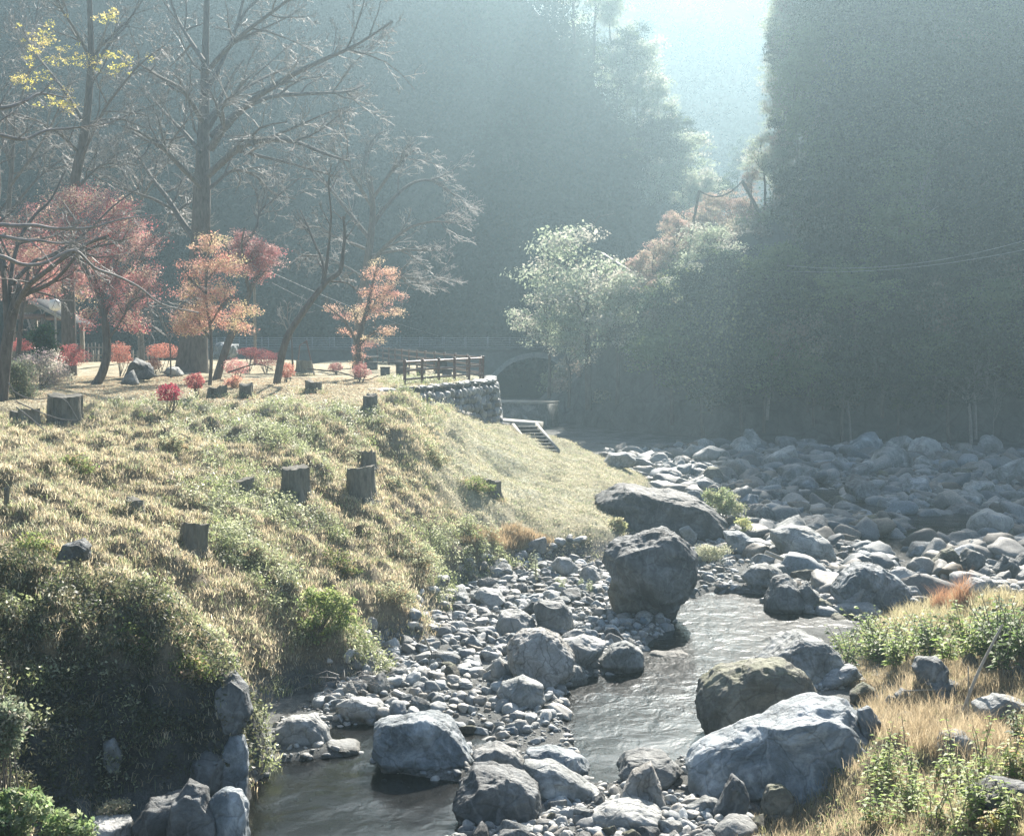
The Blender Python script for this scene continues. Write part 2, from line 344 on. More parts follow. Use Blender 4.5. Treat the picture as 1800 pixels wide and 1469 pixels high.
WP = [Pz(np.array(q)[:, 0], np.array(q)[:, 1], .05)[:, :2] for q in WPOLY]
def inpoly(x, y, poly):
    r = np.zeros(len(x), bool); n = len(poly)
    for i in range(n):
        x1, y1 = poly[i]; x2, y2 = poly[(i+1) % n]
        c = ((y1 > y) != (y2 > y)); xx = (x2-x1)*(y-y1)/(y2-y1+1e-12)+x1; r ^= c & (x < xx)
    return r
def segd(x, y, poly):
    d = np.full(len(x), 1e9); n = len(poly)
    for i in range(n):
        a = poly[i]; b = poly[(i+1) % n]; e = b-a; t = np.clip(((x-a[0])*e[0]+(y-a[1])*e[1])/(e@e), 0, 1)
        d = np.minimum(d, np.hypot(x-a[0]-t*e[0], y-a[1]-t*e[1]))
    return d
def water_sd(x, y):
    s = np.full(len(x), -1e9)
    for q in WP: s = np.maximum(s, np.where(inpoly(x, y, q), 1, -1)*segd(x, y, q))
    return s
def base_z(x, y):
    z = np.zeros(len(x))
    for i in range(0, len(x), 20000):
        s = slice(i, i+20000)
        z[s] = -np.hypot(x[s][:, None]-_c[None, :, 0], y[s][:, None]-_c[None, :, 1])@_w[:-1]+_w[-1]
    return z
FA = np.array([-4.35, 57.6]); FB = np.array([-1.35, 66.4])     # near terrace fence line
BB = np.array([-10.2, 108.0])                                  # far end of the back fence
WALLP = [np.array([-6.2, 53.5]), FA+[.25, -.5], FB+[.45, -.45], FB+[.5, 1.0], BB+[1.2, .6]]
def wall_side(x, y):
    # signed distance to the retaining wall / terrace edge line, + on the river side
    d = np.full(len(x), 1e9); s = np.ones(len(x))
    for a, b in zip(WALLP[:-1], WALLP[1:]):
        e = b-a; t = np.clip(((x-a[0])*e[0]+(y-a[1])*e[1])/(e@e), 0, 1); dd = np.hypot(x-a[0]-t*e[0], y-a[1]-t*e[1])
        cr = e[0]*(y-a[1])-e[1]*(x-a[0]); m = dd < d; d = np.where(m, dd, d); s = np.where(m, np.sign(-cr), s)
    return d*s
def gz(x, y, fine=True):
    sh = np.shape(x); x = np.asarray(x, float).ravel(); y = np.asarray(y, float).ravel()
    z = base_z(x, y)
    # terrace behind the wall line is flat and drops behind it
    ws = wall_side(x, y); near = (x > -14) & (x < 3) & (y > 52) & (y < 112)
    z = np.where(near & (ws < 0) & (z > 3.2), 5.25, z)
    zl = np.interp(y, [53.5, 57, 62, 66, 72, 80, 110], [4.9, 4.35, 3.75, 3.3, 2.2, .7, .7])
    z = np.where(near & (ws >= 0), np.minimum(z, zl+ws*-.05), z)
    # flat river bed
    sd = water_sd(x, y); wl = WL(y); low = sstep(wl+1.0, wl+.45, z)
    bed = wl+.13+.05*fb2(x, y, .7, 3, 5)-(.13+.45)*sstep(-.35, .45, sd)
    bed = np.where(sd > 0, bed, np.maximum(bed, wl-.2))
    z = z*(1-low)+bed*low
    if fine:
        hi = 1-low; tz = sstep(5.0, 5.25, z)*hi
        slope = hi*(1-tz*.8)*sstep(95, 60, y)
        mow = sstep(-3.5, -.5, x)*sstep(42, 46, y)
        n = fb2(x, y, .55, 5, 11)*.24+fb2(x, y, 1.9, 4, 3)*.17+np.abs(fb2(x, y, 1.1, 3, 8))*.26-.06
        cl = sstep(25.5, 23.5, y)*sstep(-2, -4.2, x)
        z = z+n*slope*(1-.66*mow)*(1+cl*.9)
    return z.reshape(sh)
def gz1(x, y): return float(gz(np.array([x]), np.array([y]))[0])
_yy = np.concatenate([np.arange(11, 60, .08), np.arange(60, 125, .25)])
def hit(px, py):
    q = P(np.full(len(_yy), px), np.full(len(_yy), py), _yy); g = gz(q[:, 0], q[:, 1]); d = q[:, 2]-g
    i = np.where(d < 0)[0]
    k = i[0] if len(i) else int(np.argmin(d))
    return np.array([q[k, 0], q[k, 1], g[k]])
# fan grid
def grid(xs, ys, zf): pass
tt = np.concatenate([np.linspace(-1.6, -.46, 26)[:-1], np.linspace(-.46, .46, 560), np.linspace(.46, 1.6, 26)[1:]])
yr = np.concatenate([np.linspace(-8, 13, 12)[:-1], 13*np.exp(np.linspace(0, math.log(200/13.), 620))])
T, Yg = np.meshgrid(tt, yr); Xg = T*(Yg+12)
X1, Y1 = Xg.ravel(), Yg.ravel(); Z1 = gz(X1, Y1)
nr, nc = Xg.shape
idx = np.arange(nr*nc).reshape(nr, nc)
GF = np.stack([idx[:-1, :-1], idx[:-1, 1:], idx[1:, 1:], idx[1:, :-1]], -1).reshape(-1, 4)
# zones -> base colour of the soil
def zones(x, y, z):
    wl = WL(y); grav = sstep(wl+.75, wl+.4, z)
    terr = sstep(5.0, 5.2, z)
    mow = sstep(-4.5, -1.5, x)*sstep(41, 46, y)*(1-grav)
    return grav, terr, mow
gv, tr, mw = zones(X1, Y1, Z1)
pn = fb2(X1, Y1, .35, 4, 21)[:, None]; pn2 = fb2(X1, Y1, 1.6, 3, 22)[:, None]
soil = np.array([.2, .165, .11])+pn*.03+pn2*.02
straw = np.array([.40, .35, .24])+pn2*.05
mowc = np.array([.37, .35, .24])+pn2*.06+pn*np.array([.03, .01, 0])
gravc = np.array([.15, .155, .15])+pn2*.03
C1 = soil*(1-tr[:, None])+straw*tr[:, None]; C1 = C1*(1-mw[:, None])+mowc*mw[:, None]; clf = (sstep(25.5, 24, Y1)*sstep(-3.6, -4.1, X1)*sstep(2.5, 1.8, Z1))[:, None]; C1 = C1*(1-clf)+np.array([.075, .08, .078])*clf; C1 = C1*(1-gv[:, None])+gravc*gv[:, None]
wet = sstep(.02, -.12, Z1-WL(Y1))[:, None]; C1 = C1*(1-wet)+np.array([.085, .08, .055])*wet
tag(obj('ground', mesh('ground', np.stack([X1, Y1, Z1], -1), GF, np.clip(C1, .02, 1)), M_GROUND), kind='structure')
# water
t2 = np.linspace(-.5, .75, 260); y2 = np.concatenate([np.linspace(14, 60, 300), np.linspace(60.5, 150, 100)])
T2, Y2 = np.meshgrid(t2, y2); X2 = T2*(Y2+6); X2f, Y2f = X2.ravel(), Y2.ravel(); Z2 = WL(Y2f)+.012*fb2(X2f, Y2f, 1.2, 3, 41)
id2 = np.arange(X2.size).reshape(X2.shape)
F2 = np.stack([id2[:-1, :-1], id2[:-1, 1:], id2[1:, 1:], id2[1:, :-1]], -1).reshape(-1, 4)
tag(obj('water', mesh('water', np.stack([X2f, Y2f, Z2], -1), F2), M_WATER), kind='structure')
# ---------------------------------------------------------------- hills
def hillL(x, y):
    # ridge profile follows the gorge: high on the left, falling steeply at the right rim
    R = np.interp(x, [-140, -60, -20, 2, 6, 8.4, 12, 14.5, 17, 19, 21, 24, 30, 45], [58, 56, 53, 46, 41, 37, 31, 26.5, 22, 18, 14.5, 10, 5, 3])
    front = (y-np.interp(x, [-140, -60, -15, 0, 20, 40], [104, 122, 138, 141, 146, 150]))*1.75
    n = fb2(x, y, .07, 4, 51)*2.6
    z = np.minimum(R, front+.4*n)+n*.5*sstep(0, 10, front)
    return np.where(y > 205, z-(y-205)*.6, z)
def hillR(x, y):
    R = np.interp(x-np.clip(y-106, 0, 40)*.21*sstep(18, 21, x), [2, 5, 7.5, 10, 14, 18.5, 21.2, 22.3, 23.3, 25, 27, 30, 36, 60, 140], [1, 4, 8, 11, 14, 15.5, 17, 26, 36, 43, 45, 46, 47, 48, 50])
    yf = np.interp(x, [0, 3, 8, 14, 30, 45, 80, 140], [116, 108, 99, 92.5, 90, 89, 84, 70])
    front = (y-yf)
    s = np.interp(x, [5, 20, 23, 30], [1.1, 1.4, 1.75, 1.6])
    cliff = np.clip(front, 0, 1.6)*2.6
    n = fb2(x, y, .11, 3, 61)*4.2*sstep(20, 27, x)+fb2(x, y, .09, 4, 61)*2.0*(1-sstep(20, 27, x))+fb2(x, y, .35, 3, 62)*.7
    z = np.minimum(R, cliff+np.clip(front-1.6, -5, 99)*s)+n*.5*sstep(0, 8, front)
    back = np.interp(x, [2, 20, 30, 60], [124, 132, 150, 165])
    z = np.where(y > back, z-(y-back)*.9, z)
    return np.where(front < 0, -2+front*.2, z)
def hillmesh(name, f, xs, ys, mat, col):
    Xh, Yh = np.meshgrid(xs, ys); x, y = Xh.ravel(), Yh.ravel(); z = np.maximum(f(x, y), -2.5)
    ii = np.arange(Xh.size).reshape(Xh.shape)
    Fh = np.stack([ii[:-1, :-1], ii[:-1, 1:], ii[1:, 1:], ii[1:, :-1]], -1).reshape(-1, 4)
    return tag(obj(name, mesh(name, np.stack([x, y, z], -1), Fh, np.clip(np.array(col)+fb2(x, y, .3, 3, 5)[:, None]*.02, .01, 1)), mat), kind='structure')
hillmesh('hills', hillL, np.arange(-140, 46, 1.0), np.concatenate([np.arange(103, 175, .8), np.arange(175, 240, 4)]), M_GROUND, (.045, .05, .035))
hillmesh('hillside', hillR, np.concatenate([np.arange(-1, 45, .45), np.arange(45, 141, 3)]), np.concatenate([np.arange(80, 135, .45), np.arange(135, 200, 3)]), R_CLIFF, (.045, .05, .035))
def hillF(x, y):
    n = fb2(x, y, .03, 4, 71)*6
    return np.minimum(np.interp(x, [-60, 20, 60, 120], [70, 99, 100, 90]), (y-250)*1.15)+n*sstep(262, 280, y)
hillmesh('mountain', hillF, np.arange(-60, 141, 2.5), np.arange(256, 352, 2.5), M_GROUND, (.07, .085, .06))  # mountain built high enough to keep the bright sky out of the gap
# ---------------------------------------------------------------- haze
hz = Q(); hz.bar((-175, 145, 54), (175, 145, 54), 440, 116)
m, N, L, out = newmat('haze_air'); pv = N.new('ShaderNodeVolumePrincipled')
pv.inputs['Color'].default_value = (.20, .281, .325, 1); pv.inputs['Density'].default_value = .0024; pv.inputs['Anisotropy'].default_value = .66
L.new(pv.outputs[0], out.inputs['Volume'])
hzo = hz.build('haze', m); tag(hzo, 'pale blue morning haze filling the river gorge', kind='stuff')
# ---------------------------------------------------------------- rocks
import bmesh
def ico(sub):
    bm = bmesh.new(); bmesh.ops.create_icosphere(bm, subdivisions=sub, radius=1)
    V = np.array([v.co[:] for v in bm.verts]); F = np.array([[v.index for v in f.verts] for f in bm.faces]); bm.free(); return V, F
ICO = {k: ico(k) for k in (2, 3, 4, 5, 6)}
def rock_verts(sub, r, nf=16, sharp=22, rough=.05, lo=.66):
    D, F = ICO[sub]; Nf = unit(r, nf); off = lo+(1-lo)*r.random(nf)
    d = D@Nf.T/off[None, :]
    inv = (np.clip(d, 0, None)**sharp).sum(1)**(1/sharp)      # soft max -> rounded facets
    rad = np.clip(1/np.maximum(inv, .8), .5, 1.3)
    V = D*rad[:, None]; s = int(r.integers(1e6))
    dv = fbm(V*1.6+s % 97, 5, s % 991)*rough*1.6
    if sub > 3: dv = dv+(-np.abs(fbm(V*3.1+s % 31, 3, s % 77))*rough*1.0)+fbm(V*9, 3, s % 55)*rough*.3
    return V*(1+dv)[:, None], F
def normbox(V):
    a, b = V.min(0), V.max(0); return (V-(a+b)/2)/((b-a)/2)
def outline_rock(name, pts, mat, label, cat='boulder', group=None, seed=0, depth=.8, sub=5, Y=None, rough=.045, base=None):
    """boulder with real thickness whose outline seen from the path follows the traced one"""
    pts = np.array(pts, float); r = rng(seed+7)
    bx, by = base if base else (pts[:, 0].mean(), pts[:, 1].max()-2)
    if Y is None: g = hit(bx, by); Y = g[1]
    wpx = np.ptp(pts[:, 0]); D = depth*wpx*Y/FPX*.5
    Yc = Y+D*.85
    W = P(pts[:, 0], pts[:, 1], np.full(len(pts), Yc)); c = (W.min(0)+W.max(0))/2
    a = np.arctan2(W[:, 2]-c[2], W[:, 0]-c[0]); R = np.hypot(W[:, 2]-c[2], W[:, 0]-c[0]); o = np.argsort(a); a, R = a[o], R[o]
    a3 = np.concatenate([a-2*pi, a, a+2*pi]); R3 = np.tile(R, 3)
    V, F = rock_verts(sub, r, 13, 36, .0, .6); rad = np.linalg.norm(V, axis=1); d = ICO[sub][0]
    th = np.arctan2(d[:, 2], d[:, 0])
    # interpolate the outline as a polygon
    x3, z3 = np.cos(a3)*R3, np.sin(a3)*R3; k = np.clip(np.searchsorted(a3, th)-1, 0, len(a3)-2)
    ex, ez = x3[k+1]-x3[k], z3[k+1]-z3[k]; Rt = (x3[k]*ez-z3[k]*ex)/(np.cos(th)*ez-np.sin(th)*ex+1e-9)
    hyp = np.clip(np.hypot(d[:, 0], d[:, 2]), 0, 1)**.58
    f = (rad/np.median(rad)); f = 1+(f-1)*(1-hyp*.88)*1.8
    Vn = np.stack([np.cos(th)*Rt*hyp*f, np.sign(d[:, 1])*np.abs(d[:, 1])**.75*D*f, np.sin(th)*Rt*hyp*f], -1)
    sz = max(.2, (np.ptp(W[:, 0])+np.ptp(W[:, 2]))/4); q = Vn/sz; s = seed*13+5
    dv = fbm(q*1.7+s, 5, s)*rough*1.3-np.abs(fbm(q*2.6+s, 4, s+3))*rough*1.6+fbm(q*11, 3, s+9)*rough*.3
    Vn = Vn*(1+dv)[:, None]
    # lean the plane of the outline with the slope of the line of sight, sink a skirt into the ground
    Vn[:, 1] += Vn[:, 2]*.12
    o = obj(name, mesh(name, Vn, F), mat, None, c)
    tag(o, label, cat, group); HERO.append((c[0], c[1], np.ptp(W[:, 0])/2, D)); return o
HERO = []
H = [
 ('boulder', [(1060, 968), (1080, 950), (1112, 938), (1140, 930), (1168, 921), (1192, 936), (1212, 958), (1224, 970), (1222, 1000), (1206, 1040), (1186, 1066), (1172, 1084), (1144, 1086), (1124, 1064), (1090, 1048), (1066, 1008)], R_DARK, 'tall dark overhanging boulder narrowing to its foot at the head of the bright stream', .6, 6),
 ('boulder', [(1055, 884), (1071, 872), (1104, 856), (1135, 861), (1181, 862), (1212, 872), (1239, 887), (1261, 908), (1276, 935), (1227, 948), (1126, 950), (1085, 940), (1064, 915)], R_DARK, 'wide flat-topped dark boulder at the tip of the mown slope', .75, 6),
 ('boulder', [(1232, 1230), (1238, 1205), (1270, 1180), (1320, 1165), (1380, 1160), (1412, 1180), (1434, 1215), (1430, 1250), (1380, 1290), (1300, 1310), (1242, 1306), (1230, 1270)], R_BROWN, 'big brown block-shaped boulder standing in the stream behind the long blue-grey one', .75, 6),
 ('boulder', [(1192, 1400), (1195, 1350), (1215, 1320), (1250, 1298), (1330, 1270), (1390, 1240), (1440, 1227), (1490, 1235), (1508, 1260), (1516, 1300), (1512, 1345), (1470, 1372), (1400, 1392), (1260, 1412), (1210, 1412)], R_BLUE, 'long veined blue-grey boulder sloping up beside the golden grass', .6, 6),
 ('boulder', [(660, 1285), (685, 1270), (720, 1260), (770, 1257), (800, 1270), (820, 1300), (836, 1332), (830, 1352), (800, 1362), (740, 1362), (665, 1352), (654, 1318)], R_BLUE, 'rounded pale-topped blue-grey boulder at the head of the dark pool', .8, 6),
 ('boulder', [(803, 1385), (830, 1350), (870, 1348), (915, 1362), (955, 1385), (960, 1420), (940, 1444), (880, 1450), (815, 1440), (800, 1408)], R_DARK, 'dark angular boulder at the right end of the near pool', .8, 6),
 ('boulder', [(888, 1135), (903, 1112), (950, 1100), (985, 1115), (1005, 1150), (1005, 1180), (985, 1208), (955, 1212), (915, 1195), (893, 1170)], R_MARB, 'swirled cream and brown marbled boulder on the gravel bar', .9, 6),
 ('boulder', [(872, 1220), (880, 1200), (920, 1190), (955, 1203), (963, 1230), (945, 1248), (890, 1243)], R_GREY, 'smooth egg-shaped grey boulder leaning under the marbled one', .8, 5),
 ('boulder', [(865, 1165), (878, 1153), (900, 1175), (907, 1192), (880, 1202), (863, 1190)], R_PALE, 'upright pale wedge-shaped boulder left of the marbled one', .8, 5),
 ('boulder', [(590, 1238), (620, 1226), (665, 1233), (687, 1255), (680, 1270), (610, 1268), (592, 1257)], R_PALE, 'white cracked boulder on the pebbles across from the cliff', .6, 5),
 ('boulder', [(490, 1278), (510, 1258), (550, 1256), (575, 1275), (583, 1300), (560, 1310), (500, 1306)], R_PALE, 'pale rounded boulder on the little beach of the near pool', .8, 5),
 ('boulder', [(550, 1318), (580, 1304), (622, 1308), (636, 1318), (600, 1328), (560, 1328)], R_GREY, 'low flat grey boulder on the edge of the near pool', .8, 5),
 ('boulder', [(1052, 1162), (1075, 1132), (1100, 1127), (1130, 1145), (1134, 1172), (1120, 1184), (1070, 1186), (1052, 1174)], R_GREY, 'smooth grey boulder casting its reflection into the middle pool', .8, 5),
 ('boulder', [(1138, 1162), (1150, 1146), (1200, 1146), (1250, 1168), (1254, 1184), (1180, 1191), (1142, 1184)], R_PALE, 'long low pale boulder lying along the middle pool', .6, 5),
 ('boulder', [(1048, 1282), (1075, 1266), (1110, 1264), (1140, 1275), (1144, 1290), (1100, 1300), (1060, 1294)], R_DARK, 'low dark boulder alone in midstream', .6, 5),
 ('boulder', [(1181, 1237), (1210, 1220), (1236, 1216), (1240, 1250), (1200, 1256)], R_DARK, 'small dark rough boulder in the water touching the brown block', .8, 5),
 ('boulder', [(1335, 1170), (1370, 1137), (1408, 1117), (1445, 1125), (1470, 1145), (1482, 1175), (1450, 1205), (1400, 1195), (1345, 1182)], R_GREY, 'striped grey boulder with slanting layers behind the brown block', .8, 6),
 ('boulder', [(1342, 1050), (1360, 1015), (1385, 1007), (1402, 1025), (1408, 1060), (1400, 1078), (1345, 1078)], R_DARK, 'dark pointed boulder at the bend of the shining stream', .9, 5),
 ('boulder', [(1400, 1065), (1402, 1035), (1420, 1020), (1436, 1045), (1440, 1068), (1420, 1076)], R_GREY, 'small peaked grey boulder right of the dark pointed one', .9, 5),
 ('boulder', [(1455, 1032), (1480, 1005), (1510, 992), (1550, 995), (1580, 1012), (1598, 1030), (1598, 1062), (1565, 1074), (1520, 1062), (1460, 1045)], R_BLUE, 'broad dome-shaped blue-grey boulder beside the riffle behind the green plants', .75, 6),
 ('boulder', [(1350, 930), (1390, 920), (1425, 927), (1455, 950), (1466, 978), (1445, 994), (1420, 992), (1380, 980), (1352, 950)], R_GREY, 'large sloping grey boulder behind the light rounded one', .75, 5),
 ('boulder', [(1350, 962), (1370, 940), (1400, 939), (1420, 953), (1424, 975), (1395, 982), (1360, 975)], R_BROWN, 'light brown rounded boulder resting in front of the large sloping grey one', .8, 5),
 ('boulder', [(1275, 937), (1300, 932), (1335, 955), (1341, 977), (1305, 982), (1282, 964)], R_BLUE, 'bluish slab leaning beside the pale weeds right of the overhanging boulder', .7, 5),
 ('boulder', [(1193, 930), (1210, 922), (1225, 938), (1222, 955), (1205, 957)], R_GREY, 'small jagged grey boulder perched between the two great dark ones', .8, 4),
 ('boulder', [(1370, 820), (1400, 815), (1430, 821), (1447, 835), (1451, 858), (1400, 862), (1370, 852)], R_GREY, 'large blocky grey boulder near the foot of the far hillside', .75, 5),
 ('boulder', [(1470, 882), (1490, 868), (1520, 870), (1532, 896), (1500, 900), (1474, 897)], R_GREY, 'rounded grey boulder in front of the ridged dark one at the far dark water', .8, 5),
 ('boulder', [(1482, 852), (1505, 843), (1535, 846), (1556, 870), (1558, 892), (1530, 900), (1490, 880)], R_DARK, 'ridged dark boulder beside the far dark water', .8, 5),
 ('boulder', [(1648, 905), (1680, 886), (1720, 885), (1752, 905), (1745, 918), (1700, 924), (1660, 918)], R_DARK, 'smooth dark boulder shelving into the far dark pool', .7, 5),
 ('boulder', [(1585, 862), (1600, 842), (1625, 842), (1640, 862), (1630, 878), (1595, 878)], R_BLUE, 'blue-green boulder on the shaded far gravel', .8, 5),
 ('boulder', [(1712, 955), (1760, 943), (1805, 942), (1830, 955), (1800, 975), (1750, 972)], R_BLUE, 'long pale blue slab in the shaded riverbed at the picture edge', .6, 5),
 ('boulder', [(1690, 858), (1712, 846), (1745, 846), (1755, 866), (1735, 880), (1700, 876)], R_GREY, 'light grey boulder at the edge of the far shaded trees', .8, 5),
 ('boulder', [(1637, 990), (1655, 966), (1672, 963), (1687, 985), (1682, 1008), (1645, 1008)], R_BROWN, 'brown-grey boulder left of its twin in the shaded riverbed', .8, 5),
 ('boulder', [(1682, 985), (1700, 962), (1722, 970), (1735, 1000), (1700, 1012), (1685, 1005)], R_GREY, 'tall grey boulder right of its brown twin in the shaded riverbed', .8, 5),
 ('boulder', [(1685, 1035), (1710, 1016), (1730, 1018), (1744, 1040), (1715, 1050)], R_PALE, 'pale rounded boulder just behind the brown grass tuft', .8, 5),
 ('boulder', [(1748, 1000), (1765, 974), (1785, 985), (1800, 1012), (1775, 1020)], R_DARK, 'dark upright boulder near the picture edge in the shaded riverbed', .8, 5),
 ('boulder', [(1085, 1355), (1100, 1333), (1135, 1325), (1170, 1330), (1197, 1355), (1180, 1382), (1105, 1385)], R_GREY, 'grey boulder just upstream of the speckled one at the left end of the long boulder', .8, 5),
 ('boulder', [(1083, 1415), (1112, 1355), (1145, 1343), (1165, 1380), (1172, 1420), (1140, 1430)], R_MARB, 'speckled steep-sided boulder left of the long blue-grey one', .8, 5),
 ('boulder', [(1035, 1435), (1065, 1420), (1125, 1412), (1167, 1430), (1162, 1455), (1115, 1466), (1040, 1452)], R_PALE, 'flat pale slab at the near edge of the stones', .7, 5),
 ('boulder', [(922, 1340), (975, 1342), (1015, 1365), (1062, 1395), (1052, 1415), (975, 1412), (928, 1390)], R_GREY, 'wide grey slab with a slanting top below the gravel bar', .7, 5),
 ('boulder', [(918, 1318), (965, 1310), (1010, 1322), (1036, 1350), (1030, 1366), (975, 1350)], R_BLUE, 'blue-grey boulder on the upstream side of the wide slanting slab', .7, 5),
 ('boulder', [(833, 1325), (870, 1308), (910, 1318), (928, 1345), (900, 1366), (845, 1360)], R_PALE, 'light grey boulder behind the dark angular one', .8, 5),
 ('boulder', [(1335, 1415), (1350, 1382), (1375, 1378), (1399, 1400), (1392, 1438), (1360, 1450), (1340, 1440)], R_BROWN, 'upright brown-grey stone rising out of the near dry grass', .8, 5),
 ('boulder', [(1252, 1430), (1288, 1362), (1310, 1375), (1318, 1405), (1305, 1438), (1270, 1445)], R_DARK, 'dark pointed stone in front of the long blue-grey boulder', .7, 5),
 ('boulder', [(1203, 1418), (1240, 1402), (1262, 1410), (1252, 1435), (1210, 1435)], R_GREY, 'low tilted stone between the pale slab and the dark pointed one', .7, 4),
 ('boulder', [(1603, 1172), (1620, 1155), (1652, 1155), (1667, 1175), (1655, 1205), (1618, 1212)], R_DARK, 'dark round boulder in the middle of the dry grass', .9, 5),
 ('boulder', [(1622, 1205), (1650, 1185), (1686, 1200), (1684, 1222), (1630, 1226)], R_BLUE, 'glossy blue-grey boulder in front of the dark round one in the grass', .8, 5),
 ('boulder', [(1572, 1220), (1585, 1208), (1600, 1215), (1604, 1232), (1585, 1238)], R_PALE, 'small whitish stone left of the glossy blue-grey boulder in the grass', .9, 4),
 ('boulder', [(1492, 1218), (1520, 1198), (1540, 1210), (1540, 1235), (1500, 1240)], R_BROWN, 'brown rough stone at the upper edge of the golden grass', .9, 4),
 ('boulder', [(1435, 1200), (1460, 1175), (1500, 1168), (1512, 1185), (1490, 1200), (1450, 1212)], R_BLUE, 'slanting blue-grey stone right of the striped boulder', .8, 5),
 ('boulder', [(1710, 1240), (1750, 1220), (1815, 1235), (1815, 1266), (1720, 1262)], R_GREY, 'wide cracked grey slab behind the golden grass at the picture edge', .8, 5),
 ('boulder', [(1640, 1315), (1660, 1290), (1695, 1288), (1722, 1315), (1710, 1338), (1640, 1335)], R_GREY, 'grey boulder at the foot of the tall bare stick', .9, 5),
 ('boulder', [(1760, 1182), (1795, 1170), (1830, 1188), (1770, 1202)], R_DARK, 'dark half-hidden stone among the leafy plants at the picture edge', .8, 4),
 ('boulder', [(1698, 1395), (1745, 1366), (1805, 1378), (1810, 1405), (1725, 1412)], R_DARK, 'dark layered rock poking through the near leafy plants', .8, 5),
 ('boulder', [(1505, 1245), (1528, 1238), (1548, 1268), (1542, 1300), (1515, 1310)], R_BLUE, 'narrow blue-grey stone behind the high end of the long boulder', .8, 4),
 ('boulder', [(937, 1068), (948, 1054), (990, 1057), (1007, 1075), (1008, 1104), (985, 1116), (945, 1108)], R_GREY, 'square-topped grey boulder in the middle of the gravel bank', .85, 5),
 ('boulder', [(872, 1102), (880, 1075), (915, 1071), (938, 1085), (941, 1112), (900, 1120), (875, 1115)], R_PALE, 'light angular boulder left of the square-topped grey one', .85, 5),
 ('boulder', [(828, 1045), (845, 1034), (880, 1037), (887, 1055), (870, 1068), (842, 1060)], R_PALE, 'pale boulder at the lower edge of the weedy slope', .85, 5),
 ('boulder', [(967, 992), (980, 979), (1000, 979), (1012, 995), (1010, 1013), (985, 1016)], R_PALE, 'light boulder high on the gravel below the eroded bank', .85, 5),
 ('boulder', [(990, 1125), (1025, 1115), (1066, 1130), (1052, 1158), (1010, 1178), (995, 1160)], R_PALE, 'pale lumpy boulder right of the marbled one', .85, 5),
 ('boulder', [(1290, 1107), (1305, 1087), (1330, 1085), (1341, 1105), (1325, 1120), (1295, 1120)], R_DARK, 'dark lumpy boulder in the middle of the shining stream', .85, 5),
 ('boulder', [(1352, 1122), (1375, 1110), (1397, 1117), (1392, 1132), (1360, 1134)], R_GREY, 'grey pebble-smooth boulder just above the striped one', .85, 4),
 ('boulder', [(1423, 1063), (1445, 1051), (1466, 1063), (1456, 1079), (1430, 1079)], R_BROWN, 'rounded brownish boulder at the edge of the sunlit water bend', .85, 4),
 ('boulder', [(1497, 1052), (1515, 1041), (1535, 1050), (1540, 1068), (1508, 1072)], R_PALE, 'light squarish boulder in front of the broad dome-shaped one', .85, 4),
 ('boulder', [(1300, 1012), (1320, 996), (1350, 990), (1376, 1005), (1370, 1032), (1325, 1038)], R_GREY, 'grey boulder upstream of the dark pointed one', .8, 5),
 ('boulder', [(1240, 1138), (1262, 1125), (1284, 1130), (1284, 1140), (1262, 1145)], R_DARK, 'small dark stone breaking the surface of the shining stream', .8, 4),
 ('boulder', [(1068, 1040), (1080, 1008), (1105, 1000), (1132, 1015), (1138, 1050), (1128, 1085), (1080, 1080)], R_BROWN, 'mossy brown boulder against the left foot of the overhanging one', .85, 5),
 ('boulder', [(102, 985), (115, 955), (145, 947), (160, 960), (158, 982), (125, 992)], R_DARK, 'dark weathered rock set in the grassy slope at the left', .8, 5),
 ('boulder', [(118, 1469), (140, 1446), (185, 1433), (225, 1440), (236, 1475), (180, 1500), (120, 1495)], R_PALE, 'pale mossy rock at the bottom left corner below the cliff', .8, 5),
 ('boulder', [(180, 1330), (182, 1305), (200, 1297), (216, 1320), (213, 1358), (190, 1362)], R_GREY, 'grey rock jutting from the shaded cliff face', .8, 5),
 ('boulder', [(240, 1440), (262, 1400), (320, 1395), (356, 1430), (350, 1480), (260, 1490)], R_DARK, 'dark blue boulder at the foot of the shaded cliff', .8, 5),
 ('boulder', [(362, 1450), (372, 1400), (395, 1378), (425, 1385), (437, 1410), (432, 1510), (360, 1510)], R_BLUE, 'blue-grey rock at the corner of the cliff standing in the pool', 1.0, 5),
 ('boulder', [(385, 1360), (388, 1315), (405, 1290), (428, 1290), (438, 1320), (434, 1395), (400, 1405)], R_BLUE, 'blue-grey rock stacked halfway up the corner of the cliff', 1.0, 5),
 ('boulder', [(330, 1385), (340, 1330), (370, 1310), (395, 1335), (392, 1400), (345, 1410)], R_DARK, 'dark rock in the cliff left of the stacked blue-grey one', 1.0, 5),
 ('boulder', [(290, 1490), (300, 1420), (330, 1370), (365, 1385), (380, 1440), (375, 1510), (300, 1515)], R_DARK, 'dark rock bulging from the cliff left of its tall blue-grey edge', .9, 5),
 ('boulder', [(375, 1250), (385, 1200), (410, 1180), (436, 1205), (446, 1250), (425, 1290), (390, 1290)], R_DARK, 'dark knob of rock at the top corner of the shaded cliff', .9, 5),
 ('boulder', [(215, 672), (228, 640), (240, 630), (262, 640), (275, 662), (262, 668), (240, 668)], R_DARK, 'dark garden rock with a small stone on it beyond the red shrubs', .8, 5),
 ('boulder', [(210, 679), (222, 660), (232, 650), (245, 675), (232, 680)], R_GREY, 'small pointed grey garden stone in front of the dark garden rock', .8, 4),
 ('boulder', [(286, 655), (295, 645), (312, 645), (322, 660), (305, 665)], R_PALE, 'whitish ribbed garden stone under the orange clipped shrub', .8, 4),
 ('boulder', [(326, 640), (330, 614), (345, 611), (361, 615), (360, 640), (345, 650), (312, 648)], R_DARK, 'dark curled garden rock beside the trunk of the giant bare tree', .8, 5),
